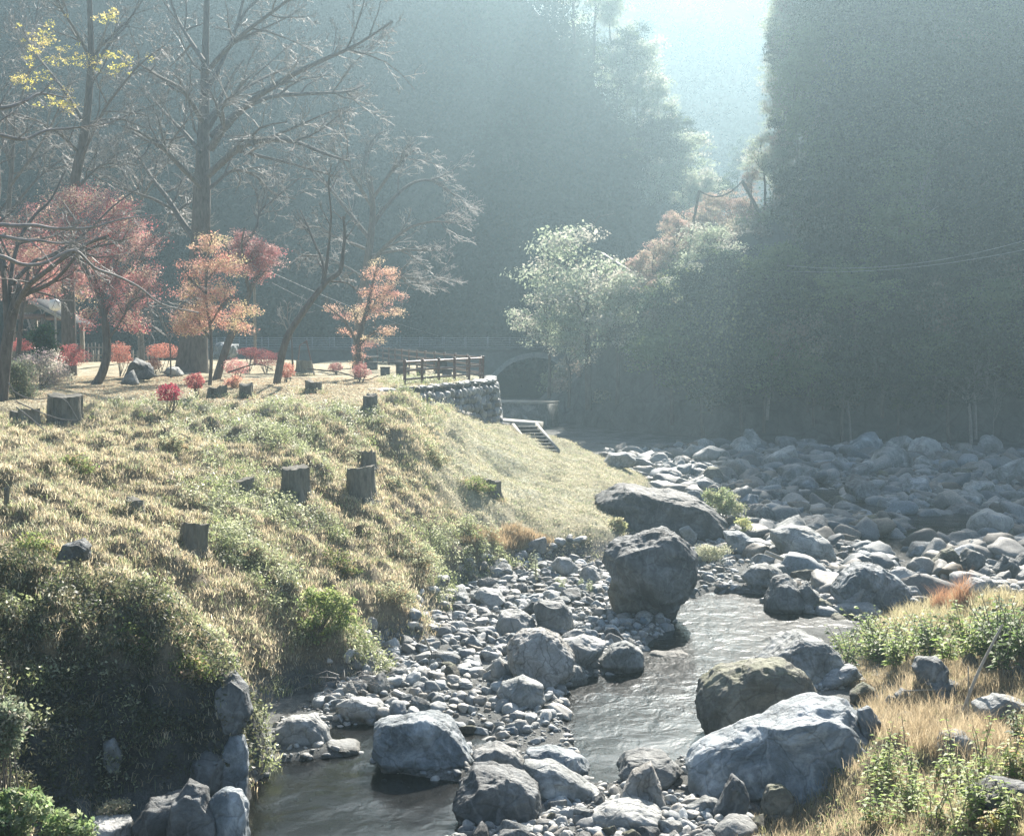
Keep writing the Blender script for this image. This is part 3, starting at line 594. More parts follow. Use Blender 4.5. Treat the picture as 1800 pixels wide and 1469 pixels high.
 ('boulder', [(372, 628), (378, 605), (395, 601), (415, 605), (417, 622), (400, 635)], R_BLUE, 'pale blue garden rock behind the leaning black trunk', .8, 5),
 ('boulder', [(1610, 805), (1625, 800), (1640, 815), (1630, 830), (1600, 828)], R_GREY, 'grey boulder below the dark trees at the far gravel edge', .8, 4),
 ('boulder', [(1060, 815), (1072, 797), (1100, 795), (1118, 808), (1105, 822), (1075, 824)], R_PALE, 'sunlit pale boulder beside the tip of the grass slope', .8, 4),
 ('boulder', [(1195, 800), (1215, 782), (1238, 785), (1248, 800), (1225, 810)], R_PALE, 'pale hump-backed boulder under the far rock face', .8, 4),
 ('boulder', [(1228, 838), (1245, 820), (1262, 820), (1272, 838), (1255, 850)], R_BROWN, 'olive-tinted round boulder on the far gravel', .8, 4),
 ('boulder', [(1270, 822), (1280, 806), (1295, 808), (1306, 822), (1290, 830)], R_PALE, 'small white boulder right of the olive-tinted one', .8, 4),
]
H += [('boulder', [(1058, 985), (1066, 962), (1085, 960), (1106, 978), (1104, 1002), (1075, 1008)], R_GREY, 'flat-sided grey stone leaning on the upper left of the overhanging boulder', .7, 5)]
for i, (nm, pts, mt, lab, dp, sub) in enumerate(H):
    yy = 36.4 if lab.startswith('mossy brown') else 36.9 if lab.startswith('flat-sided grey') else None
    outline_rock(nm, pts, mt, lab, depth=dp, sub=sub, seed=i+1 if i else 412, Y=yy, rough=.05 if i == 0 else .045)
# --- templates for the unnamed stones
TR = []
for k in range(12):
    r = rng(300+k); V, F = rock_verts(4, r, 11+k, 18+2*k, .045); V = normbox(V)*np.array([1, .55+.35*r.random(), .42+.3*r.random()])
    TR.append(mesh('river_stone', V, F))
RM = [R_GREY, R_GREY, R_BLUE, R_PALE, R_GREY, R_DARK, R_BROWN, R_PALE]
for m_ in TR: m_.materials.append(R_GREY)
r = rng(99); taken = [(a, b, max(c, d)) for a, b, c, d in HERO]
bankpoly = Pz(np.array([540, 600, 700, 800, 820, 1000, 1070, 1190, 1180, 1100, 1000, 980, 860, 600]), np.array([1225, 1165, 1105, 1035, 975, 955, 1000, 1080, 1130, 1190, 1200, 1260, 1300, 1260]), .2)[:, :2]
nearpoly = Pz(np.array([700, 800, 960, 1060, 1200, 1340, 1330, 680]), np.array([1480, 1460, 1400, 1390, 1400, 1440, 1530, 1530]), .15)[:, :2]
farpoly = Pz(np.array([1090, 1180, 1280, 1350, 1440, 1600, 1700, 1800, 1850, 1800, 1300, 1060]), np.array([845, 870, 930, 1040, 1080, 1060, 1040, 1050, 1000, 800, 790, 800]), .25)[:, :2]
rbpoly = Pz(np.array([1440, 1500, 1600, 1700, 1800, 1800, 1650, 1520, 1480]), np.array([1210, 1190, 1180, 1200, 1220, 1270, 1250, 1290, 1250]), 1.0)[:, :2]
regs = [(bankpoly, 82, (.2, .66), 'grey stone among the jumble on the gravel bank below the weedy slope', 'stones on the gravel bank'),
        (nearpoly, 34, (.22, .6), 'wet grey stone in the heap along the bottom of the picture', 'stones along the near pool'),
        (farpoly, 175, (.4, 1.9), 'bluish grey boulder in the shaded boulder field beyond the bend', 'boulders of the shaded far riverbed'),
        (rbpoly, 9, (.2, .42), 'weathered stone half buried in the dry grass of the near bank', 'stones in the dry grass')]
for poly, n, (s0, s1), lab, grp in regs:
    lo, hi = poly.min(0), poly.max(0); got = 0; tries = 0
    while got < n and tries < 9000:
        tries += 1; x, y = lo+(hi-lo)*r.random(2)
        if not inpoly(np.array([x]), np.array([y]), poly)[0]: continue
        if lab.startswith('grey') and base_z(np.array([x]), np.array([y]))[0] > WL(y)+.8: continue
        s = s0+(s1-s0)*r.random()**2.2*(1-.5*got/n)
        if water_sd(np.array([x]), np.array([y]))[0] > .35 and (y < 34 or r.random() < .4): continue
        if any((x-a)**2+(y-b)**2 < (c*.8+s*.5)**2 for a, b, c in taken): continue
        z = gz1(x, y); me = TR[int(r.integers(12))]
        o = bpy.data.objects.new('river_stone', me); COL.objects.link(o)
        o.location = (x, y, z+s*.16); o.rotation_euler = (r.normal()*.25, r.normal()*.25, r.random()*6.28)
        o.scale = (s*.75, s*(.6+.25*r.random()), s*(.75+.35*r.random()))
        o.material_slots[0].link = 'OBJECT'; o.material_slots[0].material = RM[int(r.integers(8))]
        tag(o, lab, 'stone', grp); taken.append((x, y, s*.5)); got += 1
# --- countless cobbles as one mass
def cobbles(name, poly, n, s0, s1, sub, seed, wetok=.12):
    r = rng(seed); lo, hi = poly.min(0), poly.max(0)
    xy = lo+(hi-lo)*r.random((n*6, 2)); xy = xy[inpoly(xy[:, 0], xy[:, 1], poly)]
    sd = water_sd(xy[:, 0], xy[:, 1]); xy = xy[(sd < wetok) | (r.random(len(xy)) < .12)][:n]; n = len(xy)
    bz_ = base_z(xy[:, 0], xy[:, 1]); xy = xy[bz_ < WL(xy[:, 1])+.85]; n = len(xy)
    s = s0+(s1-s0)*r.random(n)**2.6; z = gz(xy[:, 0], xy[:, 1])
    D, F = ICO[sub]; VV = np.empty((n, len(D), 3)); tmp = []
    for k in range(16):
        v, _ = rock_verts(sub, r, 9, 26, .06, .55); tmp.append(normbox(v)*np.array([1, .75, .62]))
    tmp = np.array(tmp); ti = r.integers(0, 16, n); a = r.random(n)*6.28; b = r.normal(size=n)*.3
    V = tmp[ti]*(s*.5)[:, None, None]*(.8+.5*r.random((n, 1, 3)))
    V = np.stack([V[..., 0]*np.cos(b)[:, None]-V[..., 2]*np.sin(b)[:, None], V[..., 1], V[..., 0]*np.sin(b)[:, None]+V[..., 2]*np.cos(b)[:, None]], -1)
    V = np.stack([V[..., 0]*np.cos(a)[:, None]-V[..., 1]*np.sin(a)[:, None], V[..., 0]*np.sin(a)[:, None]+V[..., 1]*np.cos(a)[:, None], V[..., 2]], -1)
    V += np.stack([xy[:, 0], xy[:, 1], z+s*.1], -1)[:, None, :]
    Fa = (F[None]+(np.arange(n)*len(D))[:, None, None]).reshape(-1, 3)
    c = np.array([.225, .23, .222])*(.68 if seed in (4, 7, 8) else 1)*(.45+1.1*r.random((n, 1, 1)))+r.normal(size=(n, 1, 1))*np.array([.012, .0, -.012])  # far beds get a darker colour that stands for their shade
    return tag(obj(name, mesh(name, V.reshape(-1, 3), Fa, np.clip(np.broadcast_to(c, V.shape).reshape(-1, 3), .03, .7)), M_COB), kind='stuff')
def cob_mat():
    m, N, L, out = newmat('cobble_stone'); g = N.new('ShaderNodeNewGeometry'); po = g.outputs['Position']
    a = nd(N, 'ShaderNodeVertexColor', layer_name='col').outputs[0]
    n2 = noise(N, L, po, 14, 6, .75); c = mix(N, L, .8, a, ramp(N, L, n2, [(.3, (.25, .25, .25)), (.7, (.8, .8, .8))]), 'OVERLAY')
    p = N.new('ShaderNodeBsdfPrincipled'); L.new(c, p.inputs['Base Color']); p.inputs['Roughness'].default_value = .7
    L.new(bump(N, L, n2, .6, .03), p.inputs['Normal']); L.new(p.outputs[0], out.inputs[0]); return m
M_COB = cob_mat()
midpoly = Pz(np.array([1195, 1200, 1290, 1380, 1480, 1500, 1440, 1350, 1240]), np.array([1040, 960, 925, 930, 980, 1080, 1095, 1060, 1045]), .15)[:, :2]
cobbles('gravel', midpoly, 1400, .06, .45, 3, 6, .3)
cobbles('gravel', bankpoly, 3900, .06, .46, 3, 1)
cobbles('gravel', nearpoly, 1300, .05, .32, 3, 2)
allnear = Pz(np.array([435, 560, 860, 1000, 1190, 1250, 1520, 1560, 1350, 1300, 435]), np.array([1290, 1225, 1280, 1190, 1060, 1180, 1100, 1190, 1240, 1520, 1520]), .15)[:, :2]
cobbles('gravel', allnear, 3200, .04, .22, 2, 3)
cobbles('gravel', farpoly, 6000, .1, .7, 2, 4, .6)
edgepoly = Pz(np.array([1840, 2150, 2150, 1790]), np.array([1010, 1000, 805, 800]), .25)[:, :2]
cobbles('gravel', edgepoly, 1500, .12, 1.1, 2, 8, .8)
cobbles('gravel', farpoly, 1500, .4, 1.5, 3, 7, .8)
cobbles('gravel', rbpoly, 450, .05, .2, 2, 5)
# ---------------------------------------------------------------- terrace fences
def post_fence(a, b, n, label, gap0=0.0):
    a = np.append(a, 5.25); b = np.append(b, 5.25); d = b-a; root = thing('wooden_fence', a, label, 'fence')
    t = d/np.linalg.norm(d); loc = a
    ps = [a+d*(i/(n-1)) for i in range(n)]
    for p in ps:
        q = Q(); h = 1.13; q.tube([p-loc-[0, 0, .3], p-loc+[0, 0, h-.07]], .062, 10)
        po = q.build('post', M_POST, root, True)
        q = Q(); q.tube([p-loc+[0, 0, h-.08], p-loc+[0, 0, h-.06], p-loc+[0, 0, h-.005], p-loc+[0, 0, h]], [.066, .078, .078, .06], 10); q.build('post_cap', M_POST, po, True)
    for z in (.32, .68, 1.02):
        q = Q(); q.tube([a-loc+[0, 0, z], b-loc+[0, 0, z]], .045, 8); q.build('rail', M_POST, root, True)
    return root
post_fence(FA, FB, 6, 'dark brown post and rail fence standing on the stone retaining wall')
post_fence(FB+[-.15, .9], BB, 13, 'dark brown railing running back along the far side of the terrace')
# ---------------------------------------------------------------- stone retaining wall
root = thing('stone_wall', (FB[0], FB[1], 3.3), 'rough stone retaining wall under the near terrace fence', 'wall')
rl = np.array(root.location)
core = Q(); a0, a1, a2 = WALLP[0], WALLP[1], WALLP[2]
Wt = [np.append(a0, 5.2), np.append(a1, 5.23), np.append(a2, 5.25), np.append(WALLP[3]+[-.1, 3], 5.25)]
for p, q_ in zip(Wt[:-1], Wt[1:]):
    e = q_-p; n = np.array([e[1], -e[0], 0]); n /= np.linalg.norm(n); zb = 2.6
    p0, q0 = p+n*.05, q_+n*.05; pb, qb = p0.copy()+n*.3, q0.copy()+n*.3; pb[2] = qb[2] = zb
    pi_, qi = p-n*.5, q_-n*.5
    core.add([p0-rl, q0-rl, qb-rl, pb-rl, pi_-rl, qi-rl], [(0, 1, 2, 3), (4, 5, 1, 0)])
core.build('mortar_core', simple('wall_mortar', (.05, .05, .045), (.1, .1, .09), 8, .95), root)
r = rng(41); VV = []; FF = []; CC = []; nb = 0
for p, q_ in zip(Wt[:-1], Wt[1:]):
    e = q_-p; Lh = np.linalg.norm(e[:2]); n = np.array([e[1], -e[0], 0])/Lh
    rows = 7
    for k in range(rows):
        x = r.random()*.2
        while x < Lh:
            s = .34+.3*r.random(); pt = p+e*(x/Lh); zz = pt[2]-.1-k*.34+r.normal()*.05
            gzv = gz1(pt[0]+n[0]*.6, pt[1]+n[1]*.6)
            if zz > gzv-.3:
                v, f = rock_verts(3, r, 10, 14, .05); v = normbox(v)*np.array([s*.56, .2, .22 if k else .13])
                if k == 0: v = normbox(v)*np.array([s*.62, .36, .12]); zz = pt[2]-.02
                an = math.atan2(e[1], e[0]); ro = r.normal()*.35 if k else r.normal()*.05
                v = np.stack([v[:, 0]*cos(ro)-v[:, 2]*sin(ro), v[:, 1], v[:, 0]*sin(ro)+v[:, 2]*cos(ro)], -1)
                v = np.stack([v[:, 0]*cos(an)-v[:, 1]*sin(an), v[:, 0]*sin(an)+v[:, 1]*cos(an), v[:, 2]], -1)
                v = v+[pt[0], pt[1], zz]+n*(.08+.06*k*.7)-rl if k else v+[pt[0], pt[1], zz]-n*.15-rl
                VV.append(v); FF.append(f+nb); nb += len(v); CC.append(np.tile(np.array([.2, .205, .2])*(.5+r.random()), (len(v), 1)))
            x += s*.92
obj('facing_stone', mesh('facing_stone', np.concatenate(VV), np.concatenate(FF), np.concatenate(CC)), M_COB, root)
# kerb along the slope below the wall
q = Q(); kp = [P(*a) for a in ((752, 713, 57), (790, 723, 60), (835, 735, 63.4), (870, 746, 66.8), (900, 752, 68))]
for a, b in zip(kp[:-1], kp[1:]): q.bar(a+[0, 0, .04]-kp[0], b+[0, 0, .04]-kp[0], .14, .3)
o = q.build('concrete_kerb', M_CONC, None, False, kp[0]); tag(o, 'concrete kerb running down beside the foot of the stone wall', 'kerb')
# stairs
top = P(922, 749, 66.0); bot = P(960, 797, 62.0)
root = thing('stairs', top, 'short flight of steps with concrete sides going down the mown slope', 'stairs')
dh = (bot-top)*np.array([1, 1, 0]); ln = np.linalg.norm(dh); u = dh/ln; sd_ = np.array([-u[1], u[0], 0]); nst = 8; drop = top[2]-bot[2]
wd = .48
for i in range(nst):
    q = Q(); c0 = u*(ln*i/nst)-[0, 0, drop*(i+1)/nst]; c1 = u*(ln*(i+1)/nst)-[0, 0, drop*(i+1)/nst]
    q.bar(c0+[0, 0, -.16+drop/nst], c1+u*.02+[0, 0, -.16+drop/nst], 2*wd, .32); q.build('step', M_STONEB, root)
    q = Q(); q.bar(c1+u*.03-sd_*wd+[0, 0, -.0+drop/nst+.005], c1+u*.03+sd_*wd+[0, 0, .005+drop/nst], .1, .05); q.build('tread_edge', M_CONC, root)
for s in (-1, 1):
    q = Q(); q.bar(sd_*s*(wd+.08)+[0, 0, -.02], bot-top+sd_*s*(wd+.08)+[0, 0, -.02], .12, .34); q.build('side_kerb', M_CONC, root)
a, b = P(872, 742, 69), P(942, 748, 68)
q = Q(); q.bar(a-a, b-a, 1.6, .3); o = q.build('landing_slab', M_CONC, None, False, a); tag(o, 'flat concrete landing at the head of the short steps', 'slab')
# ---------------------------------------------------------------- picnic furniture of dark stone on the terrace
def slab_table(px, py, Yd, w, label, seats=()):
    g = P(px, py, Yd); g[2] = 5.25
    root = thing('picnic_table', g, label, 'table', None, .25)
    q = Q(); q.bar((-w/2, 0, .68), (w/2, 0, .68), .8, .09); q.build('table_top', M_STONEB, root)
    q = Q(); q.bar((-w*.2, 0, .3), (w*.2, 0, .3), .34, .64); q.build('table_base', M_STONEB, root)
slab_table(706, 662, 73, 1.35, 'dark stone picnic table just left of the near fence')
slab_table(648, 645, 88, 1.25, 'farther stone picnic table by the orange maple')
slab_table(775, 652, 77, 1.5, 'stone picnic table seen through the rails of the near fence')
for px, py, Yd, lab in ((677, 662, 72, 'cube-shaped stone stool left of the dark picnic table'), (657, 648, 84, 'cube-shaped stone stool under the orange maple'), (712, 664, 71, 'cube-shaped stone stool in front of the dark picnic table'),
                        (740, 664, 71, 'cube-shaped stone stool behind the left posts of the near fence'), (786, 670, 68, 'low stone stool close to the rails of the near fence')):
    g = P(px, py, Yd); g[2] = 5.25; q = Q(); q.bar((-.22, 0, .2), (.22, 0, .2), .42, .44); q.bar((-.25, 0, .45), (.25, 0, .45), .47, .06); tag(q.build('stone_stool', M_STONEB, None, False, g), lab, 'stool')
# ---------------------------------------------------------------- bridge
YB = 128.0
def bx(px): return (px-900)/FPX*YB/1.0
root = thing('arch_bridge', (bx(935), YB, .8), 'hazy concrete arch bridge with horizontal railings behind the terrace', 'bridge')
bl = np.array(root.location); x0, x1 = bx(330), bx(1010); zt = 7.5-YB*(616-583)/FPX; zr = 7.5-YB*(594-583)/FPX
cxb, czb, rad = bx(940), .9, 4.3; q = Q()
xs = np.concatenate([np.linspace(x0, cxb-rad, 8), cxb-rad*np.cos(np.linspace(0, pi, 25))[1:-1], np.linspace(cxb+rad, x1, 4)])
for yv in (YB-1.6, YB+1.6):
    lo = [-3 if abs(x-cxb) >= rad-1e-6 else czb+math.sqrt(max(0, rad**2-(x-cxb)**2)) for x in xs]
    V = [[x, yv, l] for x, l in zip(xs, lo)]+[[x, yv, zt] for x in xs]; n = len(xs)
    q.add(np.array(V)-bl, [(i, i+1, n+i+1, n+i) for i in range(n-1)])
th = np.linspace(0, pi, 25); V = [[cxb-rad*cos(t), y, czb+rad*sin(t)] for y in (YB-1.6, YB+1.6) for t in th]
q.add(np.array(V)-bl, [(i, i+1, 25+i+1, 25+i) for i in range(24)]); q.build('arch_wall', M_BRIDGE, root)
q = Q(); q.bar(np.array([x0, YB, zt+.12])-bl, np.array([x1, YB, zt+.12])-bl, 3.6, .24); q.build('deck', M_BRIDGE, root)
# arch ring proud of the wall
q = Q(); th = np.linspace(.02, pi-.02, 30); R1, R2 = rad, rad+.45
V = [[cxb-R*cos(t), YB-1.68, czb+R*sin(t)] for R in (R1, R2) for t in th]+[[cxb-R*cos(t), YB-1.5, czb+R*sin(t)] for R in (R1, R2) for t in th]
q.add(np.array(V)-bl, [(i, i+1, 30+i+1, 30+i) for i in range(29)]+[(30+i, 31+i, 91+i, 90+i) for i in range(29)]); q.build('arch_ring', M_CONC, root)
for side in (-1, 1):
    q = Q()
    for z in np.linspace(zt+.35, zr, 5): q.bar(np.array([x0, YB+side*1.7, z])-bl, np.array([x1, YB+side*1.7, z])-bl, .06, .07)
    q.build('guard_rail', M_METAL, root)
    for x in np.arange(x0+1, x1, 2.0): q = Q(); q.bar(np.array([x, YB+side*1.7, zt])-bl, np.array([x, YB+side*1.7, zr+.1])-bl, .09, .09); q.build('post', M_METAL, root)
# low river wall and ledge behind the terrace wall
a, b = P(862, 712, 105), P(968, 714, 103)
q = Q(); q.bar(a*[1, 1, 0]+[0, 0, 1.0]-a, b*[1, 1, 0]+[0, 0, 1.0]-a, 3.0, 2.6); q.build('wall', R_GREY, None, False, a).name = 'river_wall'
tag(bpy.data.objects['river_wall'], 'dim stone river wall seen beyond the corner of the retaining wall', 'wall')
q = Q(); q.bar(a*[1, 1, 0]+[0, 0, 2.38]-a, b*[1, 1, 0]+[.05, 0, 2.38]-a, 3.2, .12); tag(q.build('ledge_slab', M_CONC, None, False, a), 'sunlit pale ledge on top of the dim river wall', 'ledge')
# ---------------------------------------------------------------- garden shelter, lamp, palings
g = P(92, 640, 84); g[2] = 5.25
root = thing('garden_shelter', g, 'open gabled shelter with a pale roof edge behind the red maple', 'shelter')
gx = lambda px: (px-92)/FPX*84
zz = lambda py: 7.5-84*(py-583)/FPX-5.25
ap, e1, e2 = (gx(68), zz(525)), (gx(36), zz(546)), (gx(146), zz(568))
for (xa, za), (xb, zb) in ((ap, e1), (ap, e2)):
    q = Q()
    V = [(xa, -2.2, za), (xb, -2.2, zb), (xb, 2.2, zb), (xa, 2.2, za)]; V += [(v[0], v[1], v[2]-.13) for v in V]
    q.add(V, [(0, 1, 2, 3), (7, 6, 5, 4), (0, 4, 5, 1), (1, 5, 6, 2), (2, 6, 7, 3), (3, 7, 4, 0)]); q.build('roof', M_ROOF, root)
for (xa, za), (xb, zb) in ((ap, e1), (ap, e2)): q = Q(); q.bar((xa, -2.24, za-.03), (xb, -2.24, zb-.03), .05, .16); q.build('barge_board', M_CONC, root)
q = Q(); q.bar((gx(38), -1.9, zz(557)), (gx(100), -1.9, zz(557)), .15, .3); q.build('beam', M_POST, root)
q = Q(); q.bar((gx(38), 1.9, zz(557)), (gx(130), 1.9, zz(560)), .15, .3); q.build('beam', M_POST, root)
for x, y in ((gx(45), -1.9), (gx(96), -1.9), (gx(45), 1.9), (gx(128), 1.9)):
    q = Q(); q.bar((x, y, -.1), (x, y, zz(560)), .22, .22); q.build('post', M_WOOD, root)
q = Q(); q.bar((gx(50), 0, .45), (gx(90), 0, .45), .45, .08); q.bar((gx(55), 0, 0), (gx(55), 0, .42), .35, .1); q.bar((gx(86), 0, 0), (gx(86), 0, .42), .35, .1); q.build('bench', M_WOOD, root)
g = P(99, 640, 72); g[2] = 5.25
root = thing('garden_lamp', g, 'cream globe lamp on a pale pole in front of the shelter', 'lamp')
q = Q(); q.tube([(0, 0, 0), (0, 0, 3.4)], .05, 8); q.build('pole', M_CONC, root, True)
q = Q(); q.tube([(0, 0, 3.3), (0, 0, 3.38), (0, 0, 3.45), (0, 0, 3.7), (0, 0, 3.84), (0, 0, 3.9)], [.1, .26, .3, .3, .22, .03], 12); q.build('lamp_shade', M_LAMP, root, True)
g = P(10, 640, 95); g[2] = 5.25
root = thing('paling_fence', g, 'grey upright paling fence behind the shelter', 'fence')
q = Q()
for i in range(34): q.bar((i*.24, 0, 0), (i*.24, 0, 1.5+.05*sin(i*2.1)), .07, .04)
pl = q.build('palings', M_WOOD, root)
for z in (.4, 1.2): q = Q(); q.bar((-.1, .05, z), (8.1, .05, z), .05, .08); q.build('rail', M_WOOD, root)
g = P(155, 642, 92); g[2] = 5.25
root = thing('picket_fence', g, 'row of short grey pickets behind the red clipped shrubs', 'fence')
q = Q()
for i in range(16): q.bar((i*.32, 0, 0), (i*.32, 0, 1.05), .1, .1)
q.build('pickets', M_WOOD, root); q = Q(); q.bar((0, 0, .75), (4.8, 0, .75), .05, .06); q.build('rail', M_WOOD, root)
# utility pole, prop poles, cables
g = P(449, 660, 80); g[2] = 5.25; q = Q(); q.tube([(0, 0, 0), (0, 0, 5.4)], [.09, .07], 8); tag(q.build('pole', M_WOOD, None, True, g), 'slim upright wooden pole beside the orange maple', 'pole')
bpy.data.objects['pole'].name = 'wooden_pole'
g = P(553, 647, 74); g[2] = 5.25
root = thing('prop_frame', g, 'crooked black prop of two poles on the lawn by the leaning tree', 'prop')
X = lambda px: (px-553)/FPX*74
Z = lambda py: 7.5-74*(py-583)/FPX-5.25
q = Q(); q.tube([(0, 0, -.1), (X(539), 0, Z(598))], .045, 6); q.build('pole', M_POST, root, True)
q = Q(); q.tube([(X(539), 0, Z(600)), (X(527), .1, Z(606)), (X(522), .3, Z(640))], .035, 6); q.build('brace', M_POST, root, True)
def cable(pts, rad, label, sag=0):
    pts = np.array(pts); t = np.linspace(0, 1, 24); p = np.stack([np.interp(t, np.linspace(0, 1, len(pts)), pts[:, i]) for i in range(3)], -1)
    p[:, 2] -= sag*4*t*(1-t); q = Q(); q.tube(p-p[0], rad, 5, cap=False); return tag(q.build('overhead_cable', M_WIRE, None, True, p[0]), label, 'cable')
cable([P(455, 468, 95), P(782, 593, 124)], .010, 'thin cable slanting down from the orange maple to the bridge railing', .4)
cable([P(478, 497, 96), P(700, 590, 124)], .007, 'lower thin cable slanting down to the bridge railing', .3)
cable([P(1290, 452, 95), P(1850, 408, 80)], .013, 'upper overhead cable crossing the shaded right hillside', 1.3)
cable([P(1250, 464, 96), P(1850, 428, 80)], .013, 'lower overhead cable crossing the shaded right hillside', 1.0)
# ---------------------------------------------------------------- rockfall net on the spur
g = P(1228, 385, 104)
root = thing('rockfall_net', g, 'sagging rockfall net hung between leaning poles on the sunlit spur', 'net')
n1a, n1b, n2a, n2b = P(1212, 430, 104), P(1229, 335, 103.5), P(1362, 425, 103), P(1305, 318, 104)
for a, b in ((n1a, n1b), (n2a, n2b)): q = Q(); q.tube([a-g, b-g], .13 if a is n2a else .09, 8); q.build('pole', M_STUMP, root, True)
q = Q(); t = np.linspace(0, 1, 17); tp = n1b+(n2b-n1b)*t[:, None]; tp[:, 2] -= 4*t*(1-t)*.75; bt = n1a+(n2a-n1a)*t[:, None]
q.tube(tp-g, .055, 5, cap=False); q.build('top_cable', M_STUMP, root, True)
q = Q()
t = np.linspace(0, 1, 33); tp = n1b+(n2b-n1b)*t[:, None]; tp[:, 2] -= 4*t*(1-t)*.75; bt = n1a+(n2a-n1a)*t[:, None]
for i in range(33): q.tube([tp[i]-g, bt[i]-g], .009, 3, cap=False)
for s in np.linspace(.05, 1, 14): q.tube(tp+(bt-tp)*s-g, .008, 3, cap=False)
q.build('mesh_wires', M_STONEB, root, True)
g = P(1105, 478, 108)
root = thing('shed_roof', g, 'dark slanting roof edge of a shed behind the pale crown', 'shed')
a, b = P(1050, 440, 112)-g, P(1116, 482, 108)-g
q = Q(); V = [a, b, b+[.8, 4, .0], a+[.8, 4, 0]]; V += [v-[0, 0, .18] for v in V]
q.add(V, [(0, 1, 2, 3), (7, 6, 5, 4), (0, 4, 5, 1), (1, 5, 6, 2), (2, 6, 7, 3), (3, 7, 4, 0)]); q.build('roof', M_STONEB, root)
q = Q(); V = [a-[0, -.2, .2], b-[0, -.2, .2], b-[0, -.2, 3.5], a-[0, -.2, 5]]; V += [v+[.6, 3.4, 0] for v in V]
q.add(V, [(3, 2, 1, 0), (4, 5, 6, 7), (0, 1, 5, 4), (1, 2, 6, 5), (3, 0, 4, 7), (2, 3, 7, 6)]); q.build('wall', M_WOOD, root)
g = P(1790, 640, 91)
root = thing('hut', g, 'dark boarded hut half out of the picture among the shaded trees', 'hut')
q = Q()
for i in range(9): q.bar((-.7, 0, -.6+i*.25), (3.4, 0, -.6+i*.25), .12, .22)
q.bar((-.5, 1, .4), (3.3, 1, .4), 1.9, 2.2); q.build('wall', M_STONEB, root)
q = Q(); V = [(-1, -.5, 1.7), (3.8, -.5, 1.7), (3.8, 1.2, 2.7), (-.3, 1.2, 2.7)]; V += [(v[0], v[1], v[2]-.1) for v in V]
q.add(V, [(0, 1, 2, 3), (7, 6, 5, 4), (0, 4, 5, 1), (1, 5, 6, 2), (2, 6, 7, 3), (3, 7, 4, 0)]); q.build('roof', M_ROOF, root)
# ---------------------------------------------------------------- trees
def smooth_poly(pts, rad, k=4):
    pts = np.array(pts, float); n = len(pts); t = np.arange(n); tt_ = np.linspace(0, n-1, (n-1)*k+1); out = []
    for d in range(3):
        y = pts[:, d]; m_ = np.gradient(y); i = np.clip(tt_.astype(int), 0, n-2); u = tt_-i
        out.append((2*u**3-3*u**2+1)*y[i]+(u**3-2*u**2+u)*m_[i]+(-2*u**3+3*u**2)*y[i+1]+(u**3-u**2)*m_[i+1])
    return np.stack(out, -1), np.interp(tt_, t, rad)
def sprout(pts, rad, r, out, tips, depth, n, ratio, ang, up=.25, t0=.2, minr=.006, droop=0., flat=1.0):
    """children along a polyline"""
    L = np.linalg.norm(np.diff(pts, axis=0), axis=1).sum()
    for _ in range(n):
        t = t0+(1-t0)*r.random(); f = t*(len(pts)-1); i = min(int(f), len(pts)-2); u = f-i
        p = pts[i]*(1-u)+pts[i+1]*u; rr = rad[i]*(1-u)+rad[i+1]*u; d = pts[i+1]-pts[i]; d = d/(np.linalg.norm(d)+1e-9)
        s = r.normal(size=3); s[2] *= flat; s -= d*(s@d); s /= np.linalg.norm(s)+1e-9
        a = ang*(.6+.8*r.random()); v = d*cos(a)+s*sin(a); v[2] += up*.6; v /= np.linalg.norm(v)
        l = L*ratio*(1.15-.6*t)*(.6+.7*r.random()); k = 5 if depth > 1 else 4
        q = [p]
        for j in range(k-1):
            v = v+r.normal(size=3)*.16; v[2] += up*.14-droop*.14*j; v /= np.linalg.norm(v); q.append(q[-1]+v*l/(k-1))
        q = np.array(q); cr = max(minr, min(rr*.62, l*.02+minr)); R = np.linspace(cr, max(minr*.7, cr*.3), k)
        out.append((q, R, depth)); 
        if depth > 1: sprout(q, R, r, out, tips, depth-1, max(3, int(n*(.75 if depth > 2 else .85))), .5, ang, up, .15, minr, droop, flat)
        else: tips.append(q[-1]); tips.append(q[2])
def wood(name, polys, parent, mat, loc, sides):
    V, F = tubes(polys, sides); return obj(name, mesh(name, V-loc, F), mat, parent)
